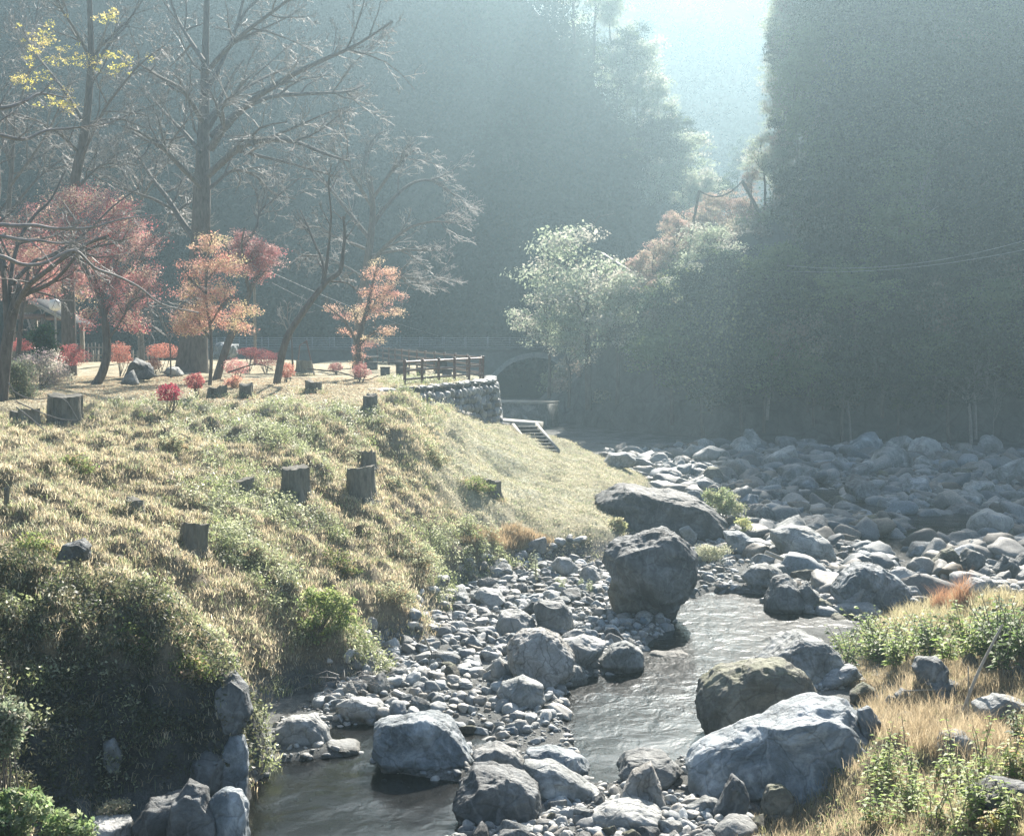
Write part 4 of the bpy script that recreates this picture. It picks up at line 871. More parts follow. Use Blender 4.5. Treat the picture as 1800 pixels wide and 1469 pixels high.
def tree(name, label, limbs, Y, seed, depth=3, n=8, ratio=.33, ang=.75, up=.25, droop=0., minr=.007, zoff=None, cat='tree', mats=None, sp=.12, flat=.8, base=None, t0=.25, spread=1.6):
    """limbs: [(pixel polyline, start px width, end px width, depth offset at tip)], first one is the trunk"""
    r = rng(seed); L = []
    for pl, w0, w1, dy in limbs:
        pl = np.array(pl, float); k = np.linspace(0, 1, len(pl)); Yk = Y+dy*k**1.2
        p = P(pl[:, 0], pl[:, 1], Yk)
        if pl is not None and len(L) == 0:
            b = base if base is not None else gz1(p[0, 0], p[0, 1]); p[0, 2] = b-.15
        rad = (np.array(w0, float) if isinstance(w0, list) else w0+(w1-w0)*k)*.5*Y/FPX; L.append(smooth_poly(p, rad, 4))
    loc = L[0][0][0].copy(); loc[2] += .15; root = thing(name, loc, label, cat)
    mt, mb = mats or (M_BARK, M_TWIG)
    wood('trunk', [L[0]], root, mt, loc, 12)
    out, tips = [], []
    for i, (p, rd) in enumerate(L):
        if i > 0: sprout(p, rd, r, out, tips, depth, n, ratio, ang, up, .15, minr, droop, flat)
        elif len(L) == 1 or t0 < .9: sprout(p, rd, r, out, tips, depth, max(3, n//2+1), ratio*.6, ang, up, t0, minr, droop, flat)
    few = len(out) < 600
    if len(L) > 1 or few: wood('limbs', L[1:]+[(a, b) for a, b, d in out if d == depth or few], root, mb if few and len(L) < 4 else mt, loc, 7) if len(L) > 1 or out else None
    tw = [] if few else [(a, b) for a, b, d in out if not (len(L) > 1 and d == depth)]
    if tw: wood('twigs', tw, root, mb, loc, 3)
    return root, loc, np.array(tips), r
def pads(root, loc, C, rads, n, size, cols, r, thick=.3, flat=.5, name='crown', mat=None, var=.25):
    """leafy pads round the points C"""
    V, F, K, off = [], [], [], 0
    cols = np.array(cols)
    for c, R in zip(C, rads):
        m = int(n*R*R*5)+8; d = unit(r, m)*(r.random((m, 1))**.5); d[:, 2] *= thick; q = c+d*R+r.normal(size=(m, 3))*R*.22
        v, f = leaf_quads(q, size, r, flat); base = cols[int(r.integers(len(cols)))]
        k = np.repeat(np.clip(base*(1-var+2*var*r.random((m, 1)))+r.normal(size=(m, 3))*.015, .01, 1), 4, 0)
        V.append(v-loc); F.append(f+off); off += len(v); K.append(k)
    return obj(name, mesh(name, np.concatenate(V), np.concatenate(F), np.concatenate(K), False), mat or M_LEAF, root)
def in_ellipses(E, Y, n, r, dy=.8, shell=.0):
    """n points inside ellipses given in picture units (cx,cy,rx,ry) at depth Y (volume as deep as wide)"""
    a = np.array([e[2]*e[3] for e in E]); a = a/a.sum(); out = []
    for e, k in zip(E, (a*n).astype(int)+1):
        d = unit(r, k)*((shell+(1-shell)*r.random((k, 1)))**.5); s = Y/FPX
        c = P(e[0], e[1], Y+(e[4] if len(e) > 4 else 0)); out.append(c+d*np.array([e[2]*s, e[2]*s*dy, e[3]*s]))
    return np.concatenate(out)
PINK = [(.48, .2, .2), (.52, .29, .27), (.42, .13, .13), (.56, .38, .34)]
ORNG = [(.54, .29, .21), (.6, .4, .3), (.5, .23, .18), (.54, .42, .27)]
# giant bare tree
tree('giant_bare_tree', 'giant leafless tree with a forked trunk towering over the terrace', [
 ([(336, 660), (340, 610), (346, 520), (352, 420), (355, 340), (357, 250), (360, 150), (362, 60), (366, -60), (370, -160)], [64, 52, 40, 34, 32, 22, 16, 12, 8, 5], 9, 2),
 ([(370, 262), (395, 225), (440, 180), (500, 140), (565, 107), (625, 80), (690, 38)], 15, 3, -6),
 ([(372, 240), (415, 200), (470, 172), (540, 165), (606, 162), (640, 150)], 12, 3, 7),
 ([(366, 308), (425, 258), (480, 246), (525, 252), (570, 270), (615, 284)], 13, 3, -8),
 ([(360, 215), (395, 180), (440, 150), (485, 128), (530, 115)], 9, 2, 8),
 ([(361, 130), (400, 85), (440, 50), (500, 5), (560, -50)], 10, 3, -5),
 ([(355, 212), (322, 160), (280, 135), (240, 110)], 9, 2, -7),
 ([(352, 268), (325, 235), (295, 205), (270, 175), (248, 148)], 9, 2, 6),
 ([(352, 328), (310, 285), (280, 255), (240, 230), (215, 222)], 10, 2, -7),
 ([(350, 432), (320, 390), (295, 350), (268, 315), (245, 280), (218, 246)], 13, 3, 6),
 ([(358, 108), (330, 65), (308, 25), (292, -20)], 9, 3, 7),
 ([(360, 165), (390, 110), (415, 50), (430, -10), (450, -80)], 9, 3, 5),
 ([(370, 330), (410, 300), (450, 310), (480, 340), (520, 350)], 7, 2, 5)],
 72, 11, depth=4, n=8, ratio=.4, up=.1, droop=.1, minr=.0145, t0=.5)
# second tall tree carrying the last yellow leaves
tB = tree('tall_bare_tree', 'tall thin-branched tree behind the red maple with a few yellow leaves', [
 ([(122, 640), (120, 540), (118, 450), (124, 380), (133, 310), (146, 250), (155, 180), (160, 100), (158, 20), (155, -60)], 27, 7, 0),
 ([(135, 300), (160, 240), (185, 190), (215, 150), (250, 110), (290, 80)], 7, 2, -4),
 ([(150, 220), (120, 170), (90, 130), (60, 90), (40, 50)], 7, 2, 4),
 ([(158, 130), (190, 80), (225, 40), (250, -10)], 6, 2, 3), ([(157, 100), (130, 50), (105, 10), (90, -40)], 6, 2, -3),
 ([(140, 270), (110, 240), (70, 215), (30, 200)], 6, 2, -4), ([(128, 340), (165, 300), (200, 285), (240, 290)], 6, 2, 4)],
 68, 12, depth=4, n=8, ratio=.38, up=.15, minr=.0105, t0=.6)
yl = in_ellipses([(95, 70, 75, 45), (190, 35, 30, 30), (150, 110, 100, 25), (110, 180, 60, 25), (50, 140, 50, 30), (215, 100, 50, 16)], 66, 95, rng(5))
pads(tB[0], tB[1], yl, .12+.2*rng(6).random(len(yl)), 60, .1, [(.55, .5, .14), (.6, .5, .2), (.5, .45, .1)], rng(7), .35, name='yellow_leaves')
# left edge tree sending long bare limbs across
tree('bare_maple', 'dark multi-stemmed bare tree at the left edge with long pale limbs', [
 ([(0, 690), (8, 640), (16, 580), (28, 530), (32, 500)], 24, 15, 0),
 ([(14, 590), (10, 530), (6, 480), (-10, 430)], 12, 8, 0),
 ([(24, 545), (48, 505), (80, 478), (110, 455), (150, 430), (190, 415)], 11, 5, -4),
 ([(30, 525), (50, 515), (85, 500), (110, 480), (135, 450), (165, 435), (215, 425)], 9, 3, -2),
 ([(16, 545), (20, 480), (35, 420), (60, 380), (90, 350), (115, 300)], 9, 3, 3),
 ([(20, 500), (60, 460), (75, 455), (105, 440), (150, 410), (200, 362), (245, 330)], 8, 2, 3),
 ([(10, 470), (-10, 400), (0, 330), (-5, 250)], 8, 3, 3)],
 45, 13, depth=4, n=6, ratio=.33, up=.1, minr=.0075, base=5.2)
tree('overhanging_limb', 'long crooked pale limbs reaching in from the left edge', [
 ([(-70, 400), (-20, 400), (30, 397), (62, 396), (100, 402), (160, 400), (215, 385), (275, 378)], 9, 2, 2),
 ([(-60, 445), (0, 450), (40, 465), (80, 462), (130, 440), (165, 470), (205, 485), (245, 505), (285, 535), (350, 550)], 8, 2.5, 3),
 ([(-70, 405), (0, 415), (40, 422), (70, 423), (110, 428), (155, 418)], 8, 2, 0),
 ([(100, 402), (135, 398), (128, 380), (108, 352)], 4, 2, 0),
 ([(-80, 250), (-20, 235), (40, 245), (80, 230), (130, 225), (200, 215)], 9, 2, 2),
 ([(-60, 180), (0, 190), (40, 180), (70, 165), (120, 172)], 10, 2, 2)],
 34, 14, depth=3, n=7, ratio=.25, up=.05, minr=.005, base=9.4, mats=(M_TWIG, M_TWIG), t0=.3)
# red maple
tR = tree('red_maple', 'large pinkish red maple left of the giant tree', [
 ([(166, 678), (180, 655), (188, 620), (186, 580), (180, 540), (172, 510), (160, 480)], 17, 10, 0),
 ([(183, 560), (200, 520), (215, 490), (250, 450), (270, 420)], 8, 2, 3), ([(172, 510), (150, 470), (130, 430), (125, 390)], 8, 2, -2),
 ([(178, 530), (190, 470), (200, 420), (190, 370), (180, 340)], 8, 2, 2), ([(188, 600), (215, 560), (230, 530), (255, 520)], 5, 2, -2)],
 60, 15, depth=2, n=8, ratio=.4, up=.2, minr=.006, t0=.6)
r = rng(31); E = [(150, 350, 50, 30), (200, 380, 60, 35), (235, 430, 50, 40), (170, 430, 55, 40), (250, 500, 38, 40), (205, 490, 50, 35), (215, 550, 35, 35), (130, 480, 30, 30), (110, 400, 40, 30), (235, 570, 25, 20), (160, 560, 20, 20), (115, 345, 25, 22), (60, 440, 50, 30)]
C = in_ellipses(E, 60, 420, r); pads(tR[0], tR[1], C, .22+.36*r.random(len(C)), 72, .072, PINK+[(.58, .46, .34)], r, .45, .25)
# small maples left of it
t_ = tree('red_maple', 'low red maple behind the shelter lamp at the far left', [([(60, 650), (62, 600), (55, 560)], 8, 5, 0), ([(58, 590), (40, 540), (20, 520)], 4, 2, 0), ([(60, 580), (85, 540), (120, 520)], 4, 2, 0)], 96, 16, depth=2, n=6, ratio=.4, minr=.01)
C = in_ellipses([(40, 505, 55, 28), (110, 500, 50, 30), (20, 470, 35, 25), (150, 500, 25, 22), (90, 470, 60, 25)], 96, 60, r); pads(t_[0], t_[1], C, .6+.5*r.random(len(C)), 60, .13, ORNG+PINK, r, .4)
tL = tree('red_maple', 'sprawling pink maple tangled with bare limbs at the left edge', [([(30, 660), (34, 600), (40, 540), (50, 480)], 10, 6, 0), ([(45, 510), (80, 460), (110, 430)], 5, 2, 1), ([(42, 530), (15, 480), (-10, 440)], 5, 2, -1), ([(50, 480), (60, 420), (55, 370)], 5, 2, 1)], 63, 77, depth=2, n=8, ratio=.4, minr=.007, t0=.6)
C = in_ellipses([(40, 400, 50, 30), (80, 370, 40, 28), (20, 450, 40, 30), (70, 440, 45, 30), (30, 520, 40, 24), (90, 500, 30, 24), (-10, 500, 30, 40)], 63, 190, r); pads(tL[0], tL[1], C, .2+.3*r.random(len(C)), 62, .072, PINK+[(.45, .34, .24)], r, .4)
# orange maple
tO = tree('orange_maple', 'orange and gold layered maple in front of the giant trunk', [
 ([(368, 692), (371, 640), (370, 580), (362, 520), (366, 450), (372, 415)], 7, 3, 0), ([(371, 600), (345, 560), (325, 545)], 4, 1.5, 1), ([(370, 570), (395, 530), (420, 520)], 4, 1.5, -1),
 ([(364, 520), (335, 490), (320, 470)], 3, 1.5, -1), ([(366, 490), (390, 460), (400, 430)], 3, 1.5, 1)], 57, 17, depth=2, n=8, ratio=.4, up=.2, minr=.006)
E = [(370, 432, 34, 22), (350, 468, 40, 22), (400, 470, 32, 22), (335, 508, 34, 20), (385, 512, 38, 20), (335, 556, 34, 20), (380, 562, 40, 20), (425, 572, 24, 12), (340, 580, 34, 12), (415, 545, 22, 14)]
E += [(365, 538, 44, 18), (322, 575, 20, 14), (440, 545, 14, 12)]; C = in_ellipses(E, 57, 250, r); pads(tO[0], tO[1], C, .18+.28*r.random(len(C)), 120, .062, ORNG+[(.52, .44, .26), (.55, .33, .26), (.56, .28, .24)], r, .42, .2)
# pink maple on the leaning dark trunk
tP = tree('leaning_maple', 'leaning black-trunked maple with a pink crown right of the orange one', [
 ([(378, 640), (400, 605), (422, 560), (437, 518), (448, 492), (462, 478)], 15, 6, 0), ([(440, 512), (452, 480), (470, 450), (480, 430)], 6, 2, 2), ([(438, 515), (430, 470), (425, 430), (430, 400)], 6, 2, -2),
 ([(452, 400), (456, 375), (470, 360), (500, 335), (530, 310)], 4, 2, 2), ([(430, 430), (450, 400), (455, 370), (450, 330)], 5, 2, 2)], 66, 18, depth=3, n=7, ratio=.45, up=.2, minr=.007, t0=.7)
E = [(420, 425, 22, 20), (448, 440, 38, 26), (470, 450, 26, 20), (430, 465, 34, 22), (455, 480, 20, 15)]
C = in_ellipses(E, 66, 110, r); pads(tP[0], tP[1], C, .2+.3*r.random(len(C)), 130, .085, PINK, r, .35)
# leaning bare tree
tree('leaning_bare_tree', 'bare black tree leaning right over the low red shrubs', [
 ([(483, 652), (502, 600), (532, 550), (560, 512), (578, 492), (597, 478), (603, 445), (606, 410), (603, 380)], 14, 4, 0),
 ([(567, 503), (568, 465), (552, 425), (540, 395), (528, 370)], 6, 2, 1), ([(570, 498), (577, 440), (582, 380), (578, 325), (582, 290)], 6, 2, -1),
 ([(575, 495), (595, 495), (615, 500), (635, 520)], 4, 1.5, 1), ([(558, 450), (530, 450), (505, 468)], 3, 1, -2)],
 56, 19, depth=3, n=7, ratio=.32, up=.2, minr=.009, t0=.7)
# wide pale twiggy tree behind
tree('pale_twiggy_tree', 'wide spreading leafless tree with fine pale twigs behind the fence', [
 ([(628, 640), (632, 570), (640, 500), (650, 430), (655, 370), (650, 310)], 20, 8, 0),
 ([(645, 470), (680, 430), (720, 400), (760, 390), (795, 392)], 8, 2, -4), ([(640, 510), (690, 490), (730, 490), (775, 505), (790, 515)], 6, 2, 3),
 ([(652, 400), (690, 350), (730, 320), (770, 320), (800, 345)], 8, 2, 4), ([(655, 350), (690, 300), (720, 270), (740, 262)], 7, 2, -4),
 ([(650, 420), (610, 370), (570, 320), (530, 280), (480, 260)], 8, 2, 4), ([(652, 360), (620, 310), (590, 270), (560, 250)], 7, 2, -4), ([(650, 330), (640, 280), (660, 240), (680, 230)], 6, 2, 2),
 ([(648, 440), (600, 420), (560, 400), (520, 400)], 6, 2, -4), ([(650, 450), (700, 440), (740, 440), (780, 440)], 6, 2, 0), ([(642, 490), (610, 470), (580, 455), (545, 450)], 5, 2, 4)],
 88, 20, depth=4, n=9, ratio=.42, ang=.6, up=.02, droop=.12, minr=.012, mats=(M_BARK, M_TWIG), flat=.55, t0=.6)
tree('pale_twiggy_tree', 'leafless tree with fine pale twigs filling the gap left of the giant trunk', [
 ([(250, 640), (245, 560), (240, 470), (235, 400), (230, 350)], 12, 6, 0), ([(240, 470), (280, 420), (310, 370), (330, 330)], 6, 2, 3), ([(238, 430), (200, 370), (160, 330), (120, 320)], 6, 2, -3),
 ([(235, 400), (180, 350), (120, 290), (60, 270)], 6, 2, 3), ([(233, 380), (260, 330), (290, 290), (320, 270)], 6, 2, -3), ([(232, 360), (220, 310), (200, 270), (190, 240)], 5, 2, 2)],
 84, 21, depth=4, n=9, ratio=.42, ang=.65, up=.08, minr=.0115, t0=.6)
tree('pale_twiggy_tree', 'leafless tree with pale twigs above the left edge limbs', [
 ([(-30, 640), (-10, 520), (10, 400), (20, 300), (25, 200)], 14, 6, 0), ([(12, 380), (60, 320), (110, 280), (150, 270)], 6, 2, 3), ([(16, 330), (60, 270), (90, 220), (120, 150)], 6, 2, -3), ([(20, 280), (-10, 200), (-20, 120), (0, 60)], 6, 2, 2), ([(24, 210), (50, 130), (60, 60), (70, -20)], 5, 2, 3)],
 76, 22, depth=4, n=9, ratio=.42, ang=.65, up=.1, minr=.0115, t0=.6)
tree('bare_sapling', 'small pale bare sapling between the orange maple and the leaning tree', [([(515, 640), (512, 590), (505, 560), (508, 530)], 4, 1.5, 0), ([(510, 580), (525, 550), (530, 535)], 2, 1, 1), ([(510, 590), (495, 560), (490, 545)], 2, 1, 0)], 78, 23, depth=2, n=8, ratio=.5, minr=.008)
tree('bare_sapling', 'pale bare shrub left of the orange maple over the dark gap', [([(300, 640), (298, 600), (285, 570), (275, 545)], 3, 1.5, 0), ([(298, 600), (310, 570), (308, 550)], 2, 1, 1), ([(290, 590), (265, 570), (258, 555)], 2, 1, 0)], 66, 24, depth=2, n=9, ratio=.55, minr=.006)
# small orange maple on the terrace
tS = tree('orange_maple', 'small peach-orange maple with upswept branches at the terrace edge', [
 ([(628, 668), (630, 630), (632, 590), (645, 545), (655, 500), (665, 465)], 13, 3, 0), ([(630, 610), (610, 570), (590, 550), (570, 535)], 6, 2, -1), ([(632, 605), (650, 590), (675, 575), (695, 570)], 6, 2, 1),
 ([(640, 560), (660, 530), (690, 500), (710, 480)], 5, 2, 1), ([(636, 580), (625, 560), (620, 540)], 4, 2, 0)], 66, 25, depth=2, n=7, ratio=.35, up=.3, minr=.006)
E = [(672, 480, 32, 26), (660, 515, 32, 22), (690, 520, 22, 16), (655, 545, 28, 16), (686, 548, 20, 9), (625, 555, 10, 14), (600, 560, 15, 12), (580, 542, 13, 9), (615, 580, 12, 10), (652, 600, 18, 12), (675, 582, 20, 9), (632, 615, 12, 14), (625, 640, 16, 8)]
C = in_ellipses(E, 66, 100, r, .5); pads(tS[0], tS[1], C, .2+.22*r.random(len(C)), 150, .07, [(.58, .36, .26), (.6, .42, .32), (.54, .3, .25), (.56, .45, .3)], r, .4)
# orange sapling near the rim
tq = tree('maple_sapling', 'knee-high orange maple sapling at the rim of the slope', [([(407, 718), (408, 690), (412, 665)], 3, 1.5, 0)], 50.5, 26, depth=2, n=6, ratio=.5, minr=.005)
C = in_ellipses([(410, 675, 14, 18), (405, 700, 8, 14)], 50.5, 22, r); pads(tq[0], tq[1], C, .12+.12*r.random(len(C)), 500, .06, ORNG, r, .4)
# ---------------------------------------------------------------- clipped red azaleas
def azalea(cx, cyy, w, h, by, cols, label, Y=None, leaf=.055):
    g = hit(cx, by)
    if Y is not None: g = P(cx, by, Y); g[2] = gz1(g[0], g[1])
    s = g[1]/FPX; rr = rng(int(cx*7+by)); root = thing('clipped_azalea', g, label, 'shrub', 'red azaleas of the garden')
    c = P(cx, cyy, g[1]); W_, Hh = w*s/2, h*s/2; c[2] = max(c[2], g[2]+Hh*.8)
    n = int(2600*W_*Hh*2+900); d = unit(rr, n); rad = .3+.7*rr.random((n, 1))**.5; lump = 1+.3*fbm(d*2.2+cx, 3, 3)[:, None]
    q = c+d*rad*lump*np.array([W_, W_, Hh]); q[:, 2] = np.maximum(q[:, 2], c[2]-Hh*.75)
    v, f = leaf_quads(q, leaf, rr, .25); k = np.array(cols)[rr.integers(0, len(cols), n)]*(.7+.6*rr.random((n, 1)))
    obj('crown', mesh('crown', v-g, f, np.repeat(np.clip(k, 0, 1), 4, 0), False), M_LEAF, root)
    st = []
    for i in range(6):
        e = c+np.array([rr.normal()*W_*.4, rr.normal()*W_*.4, 0]); b = g+np.array([rr.normal()*.07, rr.normal()*.07, -.1]); st.append((np.array([b, (b*.5+e*.5)+rr.normal(size=3)*.04, e]), np.array([.022, .016, .01])))
    V, F = tubes(st, 5); obj('stems', mesh('stems', V-g, F), M_BARK, root)
RED = [(.44, .13, .13), (.36, .08, .09), (.5, .21, .19)]; ORR = [(.52, .21, .15), (.52, .29, .22), (.44, .14, .11)]; DRK = [(.3, .04, .07), (.38, .06, .1)]
for a in [(122, 625, 66, 44, 670, RED, 'large crimson clipped azalea left of the curved trunk'), (212, 622, 44, 40, 662, ORR, 'orange-red azalea just right of the curved trunk'),
          (286, 617, 58, 30, 655, ORR, 'wide flat-topped salmon azalea above the garden rocks'), (36, 608, 46, 22, 660, RED, 'low red azalea below the shelter'),
          (342, 670, 36, 32, 700, RED, 'dark-based red azalea right of the whitish garden stone'), (297, 690, 44, 34, 724, DRK, 'small maroon azalea on a thin stem at the rim of the slope'),
          (414, 645, 46, 30, 668, PINK, 'loose pinkish azalea at the foot of the orange maple'), (467, 630, 58, 32, 656, RED, 'spreading rosy azalea at the foot of the leaning bare tree'),
          (503, 651, 32, 30, 672, ORR, 'round red azalea just right of the leaning trunk'), (590, 645, 26, 16, 658, PINK, 'little pink azalea on the lawn left of the small orange maple'),
          (634, 652, 34, 28, 672, PINK, 'pink azalea under the small orange maple'), (438, 618, 40, 18, 650, RED, 'far red azalea between the leaning trunks'), (270, 640, 26, 22, 662, ORR, 'small orange azalea among the garden rocks')]:
    azalea(*a)
def shrub(name, label, E, Y, cols, size, npad, dens, base, seed, mat=None, group=None, thick=.6, cat='shrub', h=None, rad=(.2, .3), flat=.2, stems=7):
    rr = rng(seed); g = P(base[0], base[1], Y); g[2] = gz1(g[0], g[1]) if h is None else h
    root = thing(name, g, label, cat, group); C = in_ellipses(E, Y, npad, rr, .8, .2)
    pads(root, g, C, rad[0]+rad[1]*rr.random(len(C)), dens, size, cols, rr, thick, flat, 'leaves', mat)
    st = []
    for i in rr.integers(0, len(C), stems): e = C[i]; st.append((np.array([g-[0, 0, .1], g*.5+e*.5+rr.normal(size=3)*.06*np.linalg.norm(e-g), e]), np.array([.012, .01, .006])*max(1, Y/40)))
    V, F = tubes(st, 5); obj('stems', mesh('stems', V-g, F), M_BARK, root); return root
shrub('variegated_shrub', 'pale frosty-leaved shrub left of the crimson azalea', [(85, 640, 35, 25), (50, 650, 30, 24), (100, 665, 22, 14)], 52, [(.5, .47, .4), (.42, .42, .33), (.55, .45, .42)], .07, 40, 260, (70, 690), 51)
shrub('conifer_sapling', 'young dark green evergreen in front of the shelter', [(76, 590, 16, 16), (74, 612, 22, 16), (78, 628, 16, 10)], 54, [(.06, .11, .06), (.08, .14, .08)], .09, 26, 320, (72, 690), 52)
shrub('grey_bush', 'grey-green bush in front of the frosty-leaved shrub', [(28, 660, 26, 22), (36, 685, 20, 16)], 47, [(.2, .22, .15), (.16, .18, .12)], .07, 26, 300, (30, 705), 53)
# stumps
STUMPS = []
def stump(x0, x1, yt, yb, label, seed, lean=0.0, Y=None, flare=.5, mat=None):
    g = hit((x0+x1)/2, yb) if Y is None else P((x0+x1)/2, yb, Y); s = g[1]/FPX; R = (x1-x0)*s/2; Hh = (yb-yt)*s*.8+.05; rr = rng(seed); STUMPS.append((g[0], g[1], R))
    root = thing('tree_stump', g, label, 'stump'); n, m = 40, 16; th = np.arange(n)*2*pi/n; V = []
    prof = fbm(np.stack([np.cos(th)*2, np.sin(th)*2, np.full(n, seed*3.3)], -1), 3, seed)*.26
    for j in range(m):
        t = j/(m-1); z = -.15+t*(Hh+.15); rad = R*(1+flare*math.exp(-t*5))*(1+prof)*(1+.05*fbm(np.stack([np.cos(th)*5, np.sin(th)*5, np.full(n, t*2)], -1), 3, seed))
        top = (z+np.where(t > .95, prof*.2+np.cos(th+seed)*.05, 0))
        V.append(np.stack([np.cos(th)*rad+lean*t*Hh, np.sin(th)*rad, top], -1))
    V = np.concatenate(V); i = np.arange(n); F = np.concatenate([np.stack([j*n+i, j*n+(i+1) % n, (j+1)*n+(i+1) % n, (j+1)*n+i], -1) for j in range(m-1)])
    obj('bark', mesh('bark', V, F), mat or M_STUMP, root)
    tp = V[-n:]; c = tp.mean(0)-[0, 0, .02]; inner = c+(tp-c)*.5; VV = np.concatenate([tp, inner, [c]])
    F = np.concatenate([np.stack([i, (i+1) % n, n+(i+1) % n, n+i], -1), np.stack([n+i, n+(i+1) % n, np.full(n, 2*n), np.full(n, 2*n)], -1)])
    bm = bmesh.new(); vs = [bm.verts.new(v) for v in VV]
    for f in F:
        f = list(dict.fromkeys(int(q) for q in f)); bm.faces.new([vs[q] for q in f])
    me = bpy.data.meshes.new('cut_face'); bm.to_mesh(me); bm.free(); obj('cut_face', me, M_CUT, root); return root
stump(90, 144, 692, 740, 'wide dark stump on the lawn at the left', 61, flare=.15)
stump(500, 545, 816, 872, 'square-shouldered dark stump in the middle of the weedy slope', 62)
stump(612, 658, 812, 876, 'dark stump with a raised splinter, right of its square-shouldered neighbour', 63)
stump(638, 660, 793, 815, 'broken splinter of wood behind the stump with bright grass', 64, Y=41.4)
stump(310, 357, 914, 966, 'hollow leaning stump in the green weeds at the left of the slope', 65, lean=.15)
stump(537, 566, 669, 690, 'low flat stump at the rim below the leaning tree', 66)
stump(421, 446, 673, 698, 'small dark stump at the rim right of the orange sapling', 67)
stump(640, 664, 695, 716, 'small pale-topped stump high on the slope below the picnic table', 68)
stump(366, 396, 680, 697, 'low weathered stump under the orange maple', 69)
stump(22, 66, 722, 746, 'flat dark stump at the left edge of the lawn', 70)
stump(523, 548, 633, 650, 'short stump on the lawn beside the crooked black prop', 71, Y=72)
stump(850, 880, 842, 868, 'eroded stump in the mown slope', 72)
stump(220, 252, 880, 900, 'low rotten stump in the tan grass of the left slope', 73)
stump(8, 16, 856, 902, 'thin broken stake standing at the left edge of the slope', 74, flare=0)
stump(403, 445, 843, 866, 'low stump overgrown with weeds left of the square-shouldered one', 75)
# ---------------------------------------------------------------- hillside forest
def crown_leaves(r, c, R, n, size, hz=.85):
    nc = 9; cc = unit(r, nc)*(.35+.45*r.random((nc, 1))); cc[:, 2] = np.abs(cc[:, 2])*.9-.15
    k = r.integers(0, nc, n); d = unit(r, n)*(.25+.3*r.random((n, 1))); q = (cc[k]+d); q[:, 2] *= hz
    return c+q*R*1.15, d
def forest(name, f, n, xr, yr, cond, Rr, nl, size, cols, seed):
    r = rng(seed); x = xr[0]+(xr[1]-xr[0])*r.random(n*8); y = yr[0]+(yr[1]-yr[0])*r.random(n*8); z = f(x, y); m = cond(x, y, z); x, y, z = x[m][:n], y[m][:n], z[m][:n]
    V, F, K, off = [], [], [], 0; cols = np.array(cols)
    for a, b, c in zip(x, y, z):
        R = Rr[0]+(Rr[1]-Rr[0])*r.random(); q, dn = crown_leaves(r, np.array([a, b-R*.3, c+R*.45]), R, nl, size, .7+.6*r.random())
        dn = dn/np.linalg.norm(dn, axis=1, keepdims=True); v, fq = leaf_quads(q, size, r, .82, dn, aspect=.75); V.append(v); F.append(fq+off); off += len(v)
        K.append(np.repeat(np.clip(cols[int(r.integers(len(cols)))]*(.85+.3*r.random((nl, 1))), .01, 1), 4, 0))
    return tag(obj(name, mesh(name, np.concatenate(V), np.concatenate(F), np.concatenate(K), False), M_FOREST), kind='stuff')
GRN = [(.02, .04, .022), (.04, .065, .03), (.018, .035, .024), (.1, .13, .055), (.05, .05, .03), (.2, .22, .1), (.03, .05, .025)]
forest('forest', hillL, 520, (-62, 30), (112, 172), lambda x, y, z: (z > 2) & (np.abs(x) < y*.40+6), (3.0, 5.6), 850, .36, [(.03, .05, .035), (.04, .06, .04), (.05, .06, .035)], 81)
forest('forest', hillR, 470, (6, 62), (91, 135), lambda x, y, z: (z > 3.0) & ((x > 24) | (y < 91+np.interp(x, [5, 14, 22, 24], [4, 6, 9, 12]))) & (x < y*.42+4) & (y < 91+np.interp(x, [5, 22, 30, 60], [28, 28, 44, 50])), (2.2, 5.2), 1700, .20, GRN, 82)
forest('undergrowth', hillR, 420, (3, 25), (92, 126), lambda x, y, z: (z > 1.5), (.5, 1.1), 160, .2, [(.3, .27, .2), (.36, .3, .25), (.22, .25, .14), (.4, .38, .3)], 85)
forest('forest', hillF, 260, (0, 70), (264, 330), lambda x, y, z: (z > 10), (4, 7), 140, 1.2, [(.6, .5, .42), (.5, .48, .4)], 83)  # pale warm leaf colours whiten the gap as bright hazy air would
# individual trees: templates with trunk, limbs, crown
def tmpl(seed, Hh, R, cols, nl, size, kind='broad'):
    r = rng(seed); out = []; tips = []
    tr = np.array([[0, 0, -.8], [r.normal()*.1, r.normal()*.1, Hh*.3], [r.normal()*.3, r.normal()*.3, Hh*.6], [r.normal()*.4, r.normal()*.4, Hh*.92]])
    tr, rd = smooth_poly(tr, [.035*Hh*.6, .028*Hh*.6, .018*Hh*.6, .006*Hh], 3)
    sprout(tr, rd, r, out, tips, 2, 11, .42, .9, .25, .35, .012)
    root = thing('forest_tree', (0, -60, 0), 'x', 'tree')
    V, F = tubes([(tr, rd)], 7); obj('trunk', mesh('trunk', V, F), M_BARK if cols else M_TWIG, root)
    V, F = tubes([(a, b) for a, b, d in out], 4); obj('limbs', mesh('limbs', V, F), M_BARK if cols else M_TWIG, root)
    if cols:
        tips = np.array(tips); k = min(len(tips), 60); C = tips[r.permutation(len(tips))[:k]]
        extra = unit(r, 26)*r.random((26, 1))**.4*np.array([R, R, Hh*.33])+[0, 0, Hh*.66]; C = np.concatenate([C, extra])
        per = nl//len(C); q = np.repeat(C, per, 0)+unit(r, per*len(C))*r.random((per*len(C), 1))**.5*np.array([R*.33, R*.33, R*.16])
        cc_ = np.repeat(C, per, 0)-[0, 0, R*.1]; dn = q-cc_; dn /= np.linalg.norm(dn, axis=1, keepdims=True)+1e-6; v, f = leaf_quads(q, size, r, .55, dn, aspect=.6); base = np.array(cols)[r.integers(0, len(cols), len(C))]
        kk = np.repeat(base, per, 0)*(.85+.3*r.random((len(q), 1)))
        obj('crown', mesh('crown', v, f, np.repeat(np.clip(kk, .01, 1), 4, 0), False), M_FOREST, root)
    return root
